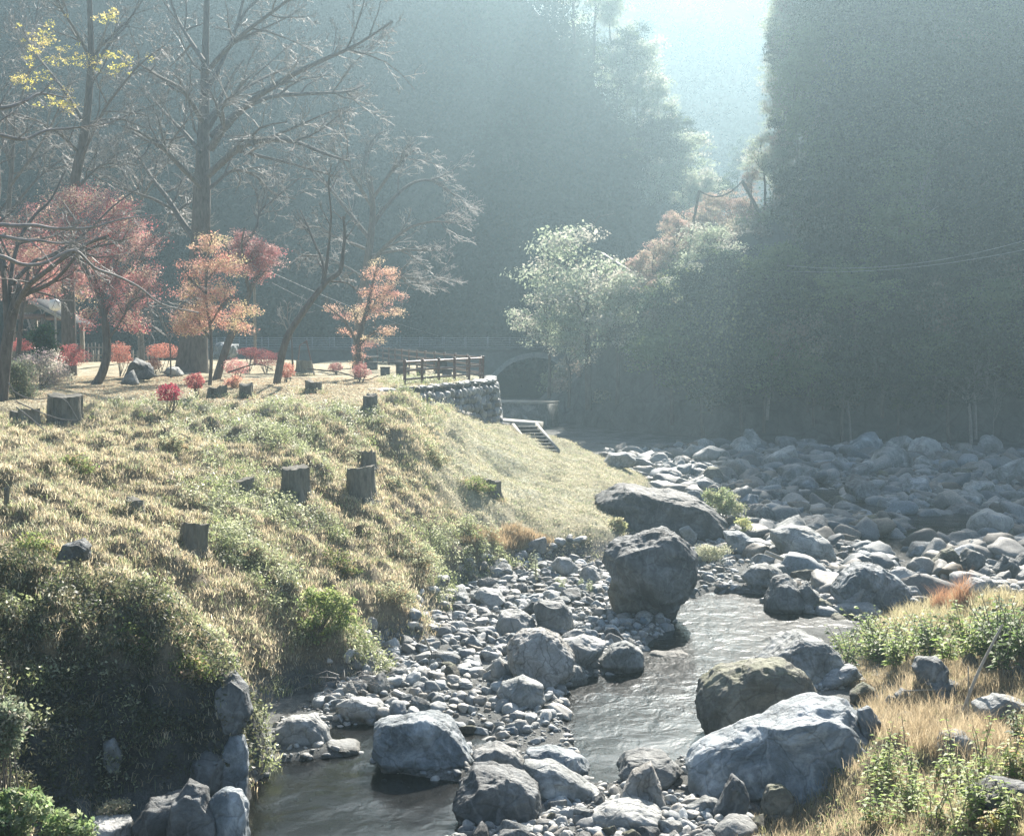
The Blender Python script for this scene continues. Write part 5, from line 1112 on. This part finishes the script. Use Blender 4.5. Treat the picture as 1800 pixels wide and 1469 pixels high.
T_EV = [tmpl(901+i, 7, 2.2, GRN[:4], 5200, .17) for i in range(4)]
T_PK = [tmpl(911+i, 6, 2.2, [(.5, .34, .29), (.44, .32, .25), (.42, .38, .28)], 4600, .15) for i in range(2)]
T_YG = [tmpl(921+i, 6, 2.6, [(.16, .22, .09), (.2, .25, .1)], 6000, .17) for i in range(2)]
T_WG = [tmpl(931+i, 7, 2.8, [(.40, .45, .33), (.5, .48, .41), (.34, .4, .27)], 6500, .16) for i in range(3)]  # whitish leaf colours stand for sun gleaming on backlit crowns
T_BR = [tmpl(941+i, 7, 2, None, 0, 0) for i in range(2)]
used = set()
def plant(T, k, px, py, Y, Hpx, Wr, label, group=None, sink=0.0):
    """tree whose foot shows at (px,py) at distance Y, Hpx tall in the photograph"""
    t = T[k % len(T)]; p = P(px, py, Y); s = Hpx*Y/FPX/7.0
    if t.name in used: o = dup(t, p, (px*13.7+py) % 6.28, (s*Wr, s*Wr, s), label)
    else:
        o = t; used.add(t.name); o.location = p; o.rotation_euler = (0, 0, (px*13.7+py) % 6.28); o.scale = (s*Wr, s*Wr, s); o['label'] = label
    o['group'] = group or 'trees of the gorge'
    return o
# sunlit rim of the left hill
rim = [(1010, 60, 160, 150), (1045, 90, 158, 130), (1075, 130, 157, 130), (1100, 180, 156, 130), (1130, 220, 155, 130), (1155, 270, 153, 120), (1175, 330, 152, 130), (1200, 380, 151, 130), (1215, 430, 150, 110),
       (1140, 330, 150, 110), (1160, 400, 149, 100), (1120, 260, 151, 110), (1190, 300, 156, 90), (1085, 200, 152, 100), (1240, 420, 152, 110), (1265, 400, 156, 90)]
for i, (px, py, Y, h_) in enumerate(rim):
    plant(T_WG if i % 3 else T_EV, i, px, py, Y, h_, 1.0+.2*sin(i*2.2), 'hazy sunlit tree on the right-hand rim of the left hill', 'rim trees of the left hill')
plant(T_EV, 1, 1296, 330, 205, 70, .8, 'faint round-topped tree alone in the pale gap between the hills')
# big pale tree at the foot of the spur
plant(T_WG, 0, 1035, 690, 101, 265, 1.15, 'large pale silvery tree where the bridge meets the right hillside')
plant(T_WG, 1, 965, 680, 102, 170, 1.0, 'smaller silvery tree leaning out in front of the bridge railing')
plant(T_WG, 2, 1085, 690, 100, 190, 1.0, 'silvery tree filling in right of the largest pale tree')
plant(T_WG, 2, 1000, 700, 100, 150, 1.0, 'low silvery crown under the largest pale tree')
for i, (px, py, Y, h_) in enumerate([(1150, 520, 105, 110), (1185, 490, 108, 115), (1215, 465, 110, 110), (1250, 450, 112, 110), (1285, 440, 113, 110), (1130, 550, 103, 110), (1320, 430, 112, 100), (1175, 450, 112, 80)]):
    plant(T_PK, i, px, py, Y, h_, 1.15, 'pinkish brown leafy tree on the sunlit spur below the rockfall net', 'pinkish trees of the spur')
plant(T_WG, 1, 1250, 520, 97, 110, 1.5, 'pale green tree crown in the middle of the spur'); plant(T_WG, 0, 1200, 575, 97, 100, 1.3, 'pale green tree crown lower on the spur beside the shade')
for i, (px, py, Y, h_) in enumerate([(1345, 350, 112, 100), (1365, 330, 114, 90), (1320, 360, 112, 70)]):
    plant(T_PK if i else T_WG, i, px, py, Y, h_, 1.1, 'sunlit tree just right of the rockfall net', 'trees beside the rockfall net')
for i, (px, py, Y, h_) in enumerate([(1385, 320, 112, 120), (1392, 260, 112, 140), (1385, 200, 113, 150), (1390, 140, 113, 150), (1395, 80, 113, 140), (1405, 20, 114, 130), (1425, 230, 111, 130), (1430, 130, 112, 130), (1430, 50, 112, 130), (1375, 370, 111, 100), (1370, 150, 114, 110)]):
    plant(T_WG if i % 2 else T_EV, i+1, px, py, Y, h_, .85, 'feathery tree clinging to the steep edge of the right hill', 'trees on the edge of the right hill')
for i in range(13):
    py = 20+i*28; plant(T_WG if i % 3 else T_PK, i, 1376-(i % 3)*6, py+40, 112+(i % 3)*3, 95, .9, 'pale sunlit tree on the far side of the steep edge of the right hill', 'sunlit trees of the steep edge')
plant(T_YG, 0, 1505, 610, 89.5, 150, 1.5, 'round yellow-green tree glowing in the shaded right hillside')
plant(T_YG, 1, 1385, 580, 92, 100, 1.1, 'dull green tree left of the round yellow-green one'); plant(T_EV, 2, 1640, 590, 89, 140, 1.1, 'feathery dark evergreen right of the round yellow-green tree')
r = rng(84); n_ = 0
while n_ < 90:
    px = 1110+r.random()*720; py = 760-(r.random()**1.3)*640; Y = 91.5+r.random()*2+max(0, (745-py))*.05
    x = (px-900)/FPX*Y
    if py < np.interp(px, [1110, 1300, 1380, 1400], [600, 500, 380, 60]): continue
    zt_ = P(px, py, Y)[2]; yy_ = np.arange(90, 140, .5); hz_ = hillR(np.full(len(yy_), x), yy_); i = np.searchsorted(np.maximum.accumulate(hz_), zt_); Y = yy_[min(i, len(yy_)-1)]-2.6
    k = r.random(); T_ = T_EV if k < .45 else T_YG if k < .72 else T_PK if k < .82 else T_BR
    plant(T_, int(r.integers(9)), px, py+10, Y, 100+80*r.random(), .9+.5*r.random(), 'bare grey tree among the evergreens of the shaded right hillside' if T_ is T_BR else 'leafy tree in the shaded forest of the right hillside', 'bare trees of the shaded hillside' if T_ is T_BR else 'leafy trees of the shaded hillside'); n_ += 1
plant(T_BR, 0, 1746, 780, 89.5, 120, .5, 'slim whitish bare tree at the dark water edge near the right side')
for t in T_EV+T_PK+T_YG+T_WG+T_BR:
    if t.name not in used:
        for c in list(t.children): bpy.data.objects.remove(c)
        bpy.data.objects.remove(t)
# ---------------------------------------------------------------- grass and weeds on the slope
def tufts(name, xy, hgt, nb, wid, cols, seed, lean=.5, mat=None, spread=.08, dz=0):
    """blades: quads narrowing upward"""
    r = rng(seed); n = len(xy); z = gz(xy[:, 0], xy[:, 1])-.02+dz; C = np.repeat(np.stack([xy[:, 0], xy[:, 1], z], -1), nb, 0); m = n*nb
    C[:, :2] += r.normal(size=(m, 2))*spread
    hh = np.repeat(np.broadcast_to(hgt, (n,)), nb)*(.5+.8*r.random(m)); a = r.random(m)*6.28; l = lean*(.3+r.random(m))*hh
    tip = C+np.stack([np.cos(a)*l, np.sin(a)*l, hh*(1-.3*lean)], -1); mid = C+np.stack([np.cos(a)*l*.35, np.sin(a)*l*.35, hh*.6], -1)
    b = r.random(m)*6.28; sd_ = np.stack([np.cos(b), np.sin(b), np.zeros(m)], -1)*(np.broadcast_to(wid, (m,))*(.6+.8*r.random(m)))[:, None]*.5
    V = np.stack([C-sd_, C+sd_, mid+sd_*.8, mid-sd_*.8, tip+sd_*.15, tip-sd_*.15], 1).reshape(-1, 3)
    i = np.arange(m)[:, None]*6; F = np.concatenate([i+[0, 1, 2, 3], i+[3, 2, 4, 5]])
    cols = np.asarray(cols); c = np.repeat(cols, nb, 0)*(.65+.7*r.random((m, 1)))
    return tag(obj(name, mesh(name, V, F, np.repeat(np.clip(c, .01, 1), 6, 0), False), mat or M_GRASS), kind='stuff')
def weeds(name, xy, hgt, nl, size, cols, seed, spread, up=1.0):
    r = rng(seed); n = len(xy); z = gz(xy[:, 0], xy[:, 1]); m = n*nl; C = np.repeat(np.stack([xy[:, 0], xy[:, 1], z], -1), nl, 0)
    hh = np.repeat(np.broadcast_to(hgt, (n,)), nl); d = unit(r, m)*r.random((m, 1))**.5; C = C+d*np.stack([np.repeat(np.broadcast_to(spread, (n,)), nl)]*2+[hh*.5], -1); C[:, 2] += hh*.5
    v, f = leaf_quads(C, size, r, .35, aspect=.5); c = np.repeat(np.asarray(cols), nl, 0)*(.6+.8*r.random((m, 1)))
    return tag(obj(name, mesh(name, v, f, np.repeat(np.clip(c, .01, 1), 4, 0), False), M_GRASS), kind='stuff')
def sample(poly_px, n, r, by_screen=True):
    pp = np.array(poly_px, float); lo, hi = pp.min(0), pp.max(0); q = lo+(hi-lo)*r.random((n*3, 2)); q = q[inpoly(q[:, 0], q[:, 1], pp)][:n]; return q
# hits for many pixels at once (land cover is denser where the ground is seen edge-on, so scatter in world and reject)
r = rng(120); N0 = 420000
xw = -38+44*r.random(N0); yw = 17+50*r.random(N0)**1.25
keep = np.abs(xw) < yw*.44+2.2; xw, yw = xw[keep], yw[keep]
bz = base_z(xw, yw); keep = (bz > WL(yw)+.5) & ((wall_side(xw, yw) < 0) | (yw < 53) | (xw > -7)) ; xw, yw, bz = xw[keep], yw[keep], bz[keep]
big = fb2(xw, yw, .28, 3, 131); sm = fb2(xw, yw, 1.1, 3, 132)
mowz = sstep(-3.8, -1.2, xw)*sstep(41.5, 45, yw); terr = sstep(5.0, 5.2, bz)
onbank = (xw < 3.5) | (yw > 44)
u = r.random(len(xw)); pxs, pys = proj(np.stack([xw, yw, bz], -1))
green = sstep(-.05, .55, big+.45*sm-.35*sstep(520, 300, pxs)+.35*sstep(850, 1000, pys)*sstep(250, 420, pxs)*sstep(900, 800, pxs)-.25*sstep(350, 150, pxs)*sstep(1050, 900, pys))
slope = onbank & (mowz < .5) & (terr < .6) & ~((pys > 1190) & (pxs < 470) & (r.random(len(xw)) < .72))
i1 = np.where(slope & (u < .50*(1-green)+.16))[0][:58000]
tan_ = np.array([.46, .37, .23]); tan2 = np.array([.66, .60, .44]); gr1 = np.array([.22, .27, .10]); gr2 = np.array([.42, .44, .29]); gr3 = np.array([.58, .58, .47])
k = r.random((len(i1), 1)); cA = np.where(r.random((len(i1), 1)) < .6*(1-green[i1])[:, None]+.1, tan_*(1-k)+tan2*k, gr1*(1-k)+gr2*k)
tufts('grass', np.stack([xw[i1], yw[i1]], -1), .08+.10*r.random(len(i1))+.08*green[i1], 10, .013, cA, 121, .9, spread=.09)
i2 = np.where(slope & (u > 1-.30*green))[0][:27000]
k = r.random((len(i2), 1)); cB = gr1*(1-k)+gr2*k; cB = np.where(r.random((len(i2), 1)) < .3, gr3, cB)
weeds('weeds', np.stack([xw[i2], yw[i2]], -1), .16+.22*r.random(len(i2)), 11, .062, cB, 122, .13)
# taller lumpy clumps in the lower slope and the shaded cliff
i3 = np.where(slope & (u < .03) & (green > .3) & (pys > 780))[0][:700]
k = r.random((len(i3), 1)); weeds('undergrowth', np.stack([xw[i3], yw[i3]], -1), .35+.3*r.random(len(i3)), 60, .07, gr1*(1-k)+gr2*k, 123, .28)
sx_ = np.concatenate([np.array([a, b])+rng(9).normal(size=(46, 2))*(.12+c)*[1, .6]-[0, c*.6] for a, b, c in STUMPS]); k = rng(10).random((len(sx_), 1))
weeds('weeds', sx_, .14+.16*k[:, 0], 8, .055, gr1*(1-k)+gr2*k, 127, .1); tufts('grass', sx_, .2, 8, .013, tan_*(1-k)+tan2*k, 128, .7)
# cliff hangings
N3 = 4200; xc = -9.5+5.4*r.random(N3)*1.0; yc = 19.5+4.8*r.random(N3); xc = xc*np.where(r.random(N3) < .5, 1, 1.0)
kk = (base_z(xc, yc) > .7); xc, yc = xc[kk], yc[kk]; k = r.random((len(xc), 1))
weeds('undergrowth', np.stack([xc, yc], -1), .2+.2*r.random(len(xc)), 9, .07, np.array([.06, .09, .04])*(1-k)+np.array([.13, .12, .07])*k, 124, .18)  # darker leaf colours deepen the shade on the cliff face
# terrace and mown slope: short pale dead grass and leaf litter
i4 = np.where(onbank & ((mowz >= .5) | (terr >= .6)) & (yw < 66) & (u < .8))[0][:76000]
k = r.random((len(i4), 1)); cC = np.array([.40, .36, .24])*(1-k)+np.array([.52, .48, .36])*k; cC = np.where((r.random((len(i4), 1)) < .25) & (mowz[i4] > .5)[:, None], np.array([.26, .31, .16]), cC)
tufts('lawn', np.stack([xw[i4], yw[i4]], -1), .04+.045*r.random(len(i4)), 6, .017, cC, 125, 1.4, spread=.1)
xl = -24+22*r.random(26000); yl_ = 44+24*r.random(26000)**1.0; kk = (base_z(xl, yl_) > 4.2) & (np.abs(xl) < yl_*.38); xl, yl_ = xl[kk], yl_[kk]
v, f = leaf_quads(np.stack([xl, yl_, gz(xl, yl_)+.03], -1), .075, r, .75); k = r.random((len(xl), 1)); c = np.array([.42, .22, .13])*(1-k)+np.array([.55, .42, .28])*k
tag(obj('leaves', mesh('leaves', v, f, np.repeat(c, 4, 0), False), M_LEAF), kind='stuff')
# ---------------------------------------------------------------- right bank: golden grass
def px_scatter(poly, n, r):
    q = sample(poly, n, r); out = []
    ys = np.arange(13, 45, .12); g = None
    for a, b in q:
        pp = P(np.full(len(ys), a), np.full(len(ys), b), ys); out.append(pp)
    pp = np.array(out); Z = gz(pp[..., 0], pp[..., 1], False); d = pp[..., 2] < Z; i = np.argmax(d, 1); ok = d.any(1); return pp[np.arange(len(pp)), i][ok][:, :2]
gold1 = np.array([.36, .28, .17]); gold2 = np.array([.52, .44, .3])
def goldgrass(poly, n, h, seed, nb=12, w=.006, c1=gold1, c2=gold2, name='dry_grass'):
    r = rng(seed); xy = px_scatter(poly, n, r); k = r.random((len(xy), 1)); return tufts(name, xy, h*(.6+.6*r.random(len(xy))), nb, w, c1*(1-k)+c2*k, seed+1, .45, spread=.07)
goldgrass([(1515, 1290), (1530, 1230), (1600, 1230), (1700, 1270), (1790, 1290), (1740, 1330), (1620, 1335), (1540, 1330)], 620, .40, 141, 14)
goldgrass([(1300, 1469), (1350, 1420), (1430, 1400), (1520, 1360), (1640, 1360), (1700, 1400), (1640, 1490), (1300, 1520)], 700, .24, 142, 12)
goldgrass([(1480, 1175), (1560, 1150), (1700, 1170), (1800, 1190), (1800, 1260), (1600, 1210), (1500, 1215)], 620, .24, 143, 14)
goldgrass([(1540, 1100), (1600, 1068), (1680, 1060), (1800, 1060), (1800, 1110), (1600, 1130), (1520, 1140)], 900, .38, 144, 14, .008, np.array([.42, .36, .2]), np.array([.55, .5, .33]))
goldgrass([(1640, 1075), (1660, 1068), (1700, 1068), (1700, 1085)], 90, .6, 145, 18, .01, np.array([.38, .2, .11]), np.array([.5, .3, .18]))
goldgrass([(1440, 1150), (1560, 1090), (1800, 1080), (1830, 1500), (1280, 1520), (1360, 1420), (1530, 1300), (1500, 1200)], 3000, .13, 146, 8, .010, np.array([.24, .24, .12]), np.array([.42, .38, .24]))
goldgrass([(1790, 1060), (2150, 1080), (2200, 1500), (1800, 1500)], 3000, .24, 149, 12, .009, np.array([.3, .26, .14]), np.array([.5, .43, .28]))
goldgrass([(800, 948), (900, 935), (1000, 945), (1050, 935), (1060, 950), (940, 962), (830, 968)], 500, .28, 147, 12, .01, np.array([.35, .24, .13]), np.array([.5, .4, .26]))
# ---------------------------------------------------------------- leafy plants one can count
def leafy(px, py, hpx, seed, label, cols, leaf=.1, nst=4, group='leafy plants of the near bank', name='leafy_plant', lp=13, Y=None, sp=.35, droop=.35):
    g = hit(px, py) if Y is None else P(px, py, Y)
    r = rng(seed); H_ = hpx*g[1]/FPX; root = thing(name, g, label, 'plant', group); st = []; LV = []; LC = []; cols = np.array(cols)
    for s in range(nst):
        a = r.random()*6.28; l = sp*H_*(.2+r.random()); k = 6; t = np.linspace(0, 1, k)[:, None]; hh = H_*(.65+.4*r.random())
        p = np.array([r.normal()*.03, r.normal()*.03, -.05])+t*np.array([0, 0, hh])+t**1.7*np.array([cos(a)*l, sin(a)*l, 0])+r.normal(size=(k, 3))*.01
        st.append((p, np.linspace(.007, .003, k)*max(1, H_*1.6)))
        for j in range(lp):
            tt2 = .25+.75*(j+r.random())/lp; f_ = tt2*(k-1); i = min(int(f_), k-2); c = p[i]+(p[i+1]-p[i])*(f_-i); an = j*2.4+r.random(); L_ = leaf*(.7+.6*r.random())*(1.1-.4*tt2)
            d = np.array([cos(an), sin(an), .25-.1*r.random()]); d /= np.linalg.norm(d); sd2 = np.array([-sin(an), cos(an), 0])*L_*.24; tw = r.normal()*.25; sd2 = sd2+np.array([0, 0, tw*L_*.24])
            p0 = c+d*L_*.12; p1 = p0+d*L_*.5+[0, 0, .0]; p2 = p0+d*L_+[0, 0, -droop*L_]
            LV += [p0, p1+sd2, p2, p1-sd2]; LC += [cols[int(r.integers(len(cols)))]*(.75+.5*r.random())]*4
    V, F = tubes(st, 5); obj('stems', mesh('stems', V, F), M_WOOD, root)
    LV = np.array(LV); obj('leaves', mesh('leaves', LV, np.arange(len(LV)).reshape(-1, 4), np.clip(np.array(LC), 0, 1), False), M_LEAF, root); return root
LG = [(.25, .34, .09), (.33, .42, .14), (.18, .27, .07), (.38, .42, .18)]; DG = [(.07, .12, .04), (.11, .18, .06), (.17, .25, .08)]; YO = [(.5, .46, .15), (.55, .33, .14), (.4, .44, .14)]
r = rng(150)
lab1 = 'bright green large-leaved plant along the back edge of the near bank'
for i in range(34):
    px = 1490+r.random()*310; py = 1135+r.random()*50-(px-1490)*.03
    leafy(px, py, 62+35*r.random(), 500+i, lab1, LG if i % 4 else DG, .17, 7, 'large-leaved plants along the back of the near bank', sp=.5)
for i in range(9):
    leafy(1745+r.random()*60, 1150+r.random()*60, 90+40*r.random(), 540+i, 'dark green large-leaved plant massed at the right border of the picture', DG, .17, 8, 'dark green plants at the right border', sp=.5)
lab2 = 'slender light green plant in the near corner of the bank'
for i in range(28):
    px = 1500+r.random()*310; py = 1365+(1.1-abs(px-1690)/400)*r.random()*140
    leafy(px, py, 70+55*r.random(), 560+i, lab2, LG, .11, 4, 'slender plants of the near corner', lp=15)
r2 = rng(171); xy = px_scatter([(1420, 1400), (1560, 1330), (1700, 1340), (1830, 1330), (1830, 1500), (1400, 1500)], 260, r2); k = r2.random((len(xy), 1))
weeds('weeds', xy, .1+.16*r2.random(len(xy)), 14, .05, np.array([.16, .22, .08])*(1-k)+np.array([.36, .38, .2])*k, 172, .1)
xy = px_scatter([(1460, 1130), (1560, 1085), (1830, 1070), (1830, 1180), (1600, 1165), (1480, 1165)], 700, r2); k = r2.random((len(xy), 1))
weeds('weeds', xy, .12+.2*r2.random(len(xy)), 14, .06, np.array([.16, .23, .07])*(1-k)+np.array([.36, .4, .18])*k, 173, .12)
leafy(1545, 1420, 60, 601, 'isolated small green plant on the golden grass left of the slender ones', LG, .07, 3)
leafy(1680, 1400, 130, 602, 'tallest drooping-leaved green plant in front of the grey boulder', LG, .12, 2, lp=18)
leafy(1775, 1370, 110, 603, 'yellowing plant with orange-tinged leaves at the right side', YO, .1, 5)
leafy(1735, 1469, 60, 604, 'rust and yellow leaved plant at the bottom right corner', YO, .11, 6)
leafy(1790, 1310, 70, 605, 'dark green plant leaning in above the yellowing one', DG, .11, 5)
shrub('mugwort_bush', 'round grey-green bush in front of the long blue-grey boulder', [(1445, 1350, 24, 16), (1460, 1368, 24, 14)], 24.3, [(.2, .23, .15), (.26, .29, .2)], .03, 40, 3000, (1450, 1385), 54, rad=(.06, .08))
shrub('mugwort_bush', 'second grey-green bush right of the round one', [(1495, 1375, 20, 14), (1480, 1362, 15, 10)], 23.6, [(.24, .27, .17), (.3, .32, .22)], .03, 26, 2600, (1490, 1390), 55, rad=(.06, .08))
# willow-like bush at the foot of the slope
shrub('willow_bush', 'yellow-green leafy bush where the slope meets the near gravel', [(555, 1070, 26, 34), (595, 1065, 26, 34), (530, 1115, 40, 26), (580, 1115, 40, 26), (615, 1090, 18, 20), (545, 1045, 12, 16), (575, 1050, 10, 18)], 30.0, [(.3, .36, .13), (.22, .29, .1), (.38, .42, .2)], .075, 150, 240, (560, 1145), 56, rad=(.06, .12), stems=40, flat=.3)
shrub('roadside_bush', 'pale flowering bush between the flat dark boulder and the gravel', [(1268, 878, 24, 20), (1285, 895, 18, 18), (1255, 870, 14, 12)], 52.5, [(.36, .4, .22), (.45, .46, .3), (.28, .34, .17)], .07, 46, 500, (1272, 925), 57, rad=(.14, .14), stems=14)
shrub('roadside_bush', 'small yellowish bush right of the pale flowering one', [(1320, 930, 22, 10), (1305, 918, 14, 9)], 49, [(.42, .45, .2), (.5, .5, .25)], .06, 24, 600, (1315, 945), 58, rad=(.1, .1))
shrub('roadside_bush', 'feathery pale weed patch under the bluish slab', [(1240, 972, 26, 14), (1265, 968, 16, 12), (1225, 985, 14, 8)], 44.5, [(.4, .42, .28), (.48, .48, .34)], .04, 40, 1000, (1245, 992), 59, rad=(.1, .1), stems=18)
shrub('pink_grass_bush', 'plume grass clump left of the overhanging boulder', [(1085, 925, 16, 16), (1075, 945, 16, 8)], 47.5, [(.45, .44, .28), (.36, .38, .2)], .09, 22, 500, (1080, 952), 60, rad=(.12, .1), stems=14)
for i, (a, b, h_) in enumerate([(942, 1025, 65), (935, 1010, 40), (980, 1035, 34), (985, 1040, 26), (1022, 1030, 20), (1036, 1040, 26), (1150, 960, 10)]):
    if i < 6: leafy(a, b, h_, 620+i, 'upright pale weed growing from the stones below the eroded bank', [(.42, .46, .3), (.36, .42, .24)], .09, 3, 'pale weeds among the gravel stones', lp=22, sp=.12)
shrub('corner_bush', 'sunlit green bush at the bottom left corner', [(30, 1420, 60, 30), (100, 1445, 44, 20), (10, 1450, 40, 30), (140, 1455, 30, 14)], 17.6, [(.26, .34, .16), (.36, .4, .24), (.2, .28, .12)], .075, 120, 500, (40, 1480), 62, rad=(.05, .09), stems=30)
shrub('corner_bush', 'pale green bush on the left edge halfway down the shaded cliff', [(10, 1270, 26, 30), (0, 1300, 26, 20)], 18.6, [(.26, .3, .2), (.36, .36, .28)], .06, 44, 1300, (5, 1330), 63, rad=(.1, .1), stems=14)
shrub('corner_bush', 'straw-coloured tuft on the pale mossy rock at the bottom left', [(200, 1425, 22, 14), (190, 1440, 18, 10)], 20.3, [(.4, .38, .24), (.45, .42, .3)], .05, 24, 1500, (200, 1450), 64, rad=(.07, .06), stems=18, flat=0)
# small bushes breaking the line of the slope
for i, (a, b, w_, h_, c_, lb) in enumerate([(130, 815, 26, 14, gr1, 'dark green bush in the shadow on the upper slope'), (300, 778, 26, 14, gr2, 'pale grassy hummock below the maroon azalea'), (430, 975, 34, 20, gr2, 'green leafy clump right of the hollow stump'),
        (590, 985, 30, 26, gr1*.7, 'dark hollow clump above the willow-like bush'), (60, 960, 34, 26, gr1, 'dark green clump at the left edge of the slope'), (760, 800, 22, 14, gr2, 'low green clump on the upper slope near the mown grass'),
        (690, 850, 22, 14, gr2, 'small green clump right of the splintered stump'), (830, 850, 26, 12, gr1, 'green tuft beside the eroded stump'), (730, 970, 34, 22, gr2, 'green clump low on the slope toward the gravel'),
        (690, 1040, 34, 18, gr2, 'green clump just above the gravel left of the pale boulder'), (230, 1120, 34, 26, gr1, 'dark clump hanging over the shaded cliff'), (330, 1170, 34, 22, gr1*.8, 'dark clump hanging at the cliff corner')]):
    g = hit(a, b+h_*.7); shrub('bush', lb, [(a, b, w_, h_), (a+w_*.8, b+h_*.6, w_*.7, h_*.5), (a-w_*.7, b+h_*.5, w_*.6, h_*.5)], g[1], [c_, c_*1.2, c_*.8+[.02, .02, 0], tan_*.8], .055, 70, 260, (a, b+h_), 700+i, rad=(.06, .13), h=g[2], stems=18)
# ---------------------------------------------------------------- sticks, logs
def stick(pts, Y, r0, r1, label, mat=M_DWOOD, name='stick', dy=0, cat='stick', n=6):
    pl = np.array(pts, float); p = P(pl[:, 0], pl[:, 1], Y+dy*np.linspace(0, 1, len(pl))); q, rd = smooth_poly(p, np.linspace(r0, r1, len(pl)), 4)
    Qq = Q(); Qq.tube(q-q[0], rd, n); return tag(Qq.build(name, mat, None, True, q[0]), label, cat)
stick([(1685, 1300), (1697, 1240), (1718, 1185), (1745, 1130), (1762, 1098)], 23.2, .035, .018, 'tall bare brown stick leaning out of the near bank')
stick([(1697, 1300), (1702, 1240), (1702, 1170)], 22.6, .012, .01, 'thin straight upright stick beside the tall leaning one')
stick([(1345, 970), (1385, 985), (1430, 992), (1480, 1005)], 42.5, .07, .05, 'grey driftwood log lying under the light rounded boulder', name='driftwood', cat='log')
stick([(1590, 1214), (1640, 1212), (1720, 1214), (1760, 1218)], 24.5, .016, .01, 'thin driftwood branch lying across the grassy bank', name='driftwood')
stick([(1723, 1205), (1742, 1196)], 25, .05, .045, 'charred end of a log in the dry grass', M_STUMP, 'driftwood', cat='log')
stick([(745, 1117), (753, 1135), (762, 1152)], 31.5, .03, .02, 'pale driftwood stick standing in the stones below the slope', name='driftwood')
stick([(1235, 1030), (1212, 1040), (1190, 1044)], 40.2, .03, .02, 'pale stick floating at the head of the bright stream', name='driftwood', cat='stick')
for i, pl in enumerate([[(15, 672), (28, 690), (60, 702), (110, 700), (138, 738)], [(28, 715), (52, 733), (80, 756), (110, 762), (132, 752)], [(28, 705), (65, 722), (105, 736), (136, 738)]]):
    stick(pl, 36.5, .02, .009, ['upper curved pale twig lying over the dark stump at the left', 'lowest curved pale twig at the left above the slope', 'middle pale twig running to the wide dark stump'][i], M_TWIG, 'fallen_branch', cat='twig', n=5)
for i, pl in enumerate([[(540, 648), (600, 655), (640, 668), (665, 660)], [(400, 655), (450, 640), (480, 650)]]):
    stick(pl, 55, .035, .015, ['dark fallen branch at the terrace rim below the small orange maple', 'dark crooked branch lying among the azaleas'][i], M_BARK, 'fallen_branch', cat='branch')
r = rng(160); st = []
for i in range(60):
    g = P(560+90*r.random(), 1185+35*r.random(), 28.2+r.random()); a = r.random()*3.14-.3; l = .3+.5*r.random(); q = [g, g+[cos(a)*l*.5, r.normal()*.1, .12*r.random()], g+[cos(a)*l, r.normal()*.15, -.05+.1*r.random()]]; st.append((np.array(q), np.array([.007, .006, .004])))
V, F = tubes(st, 4); g = st[0][0][0]; tag(obj('brushwood', mesh('brushwood', V-g, F), M_TWIG, None, g), 'tangle of pale dry twigs over the gravel below the willow-like bush', 'brushwood')
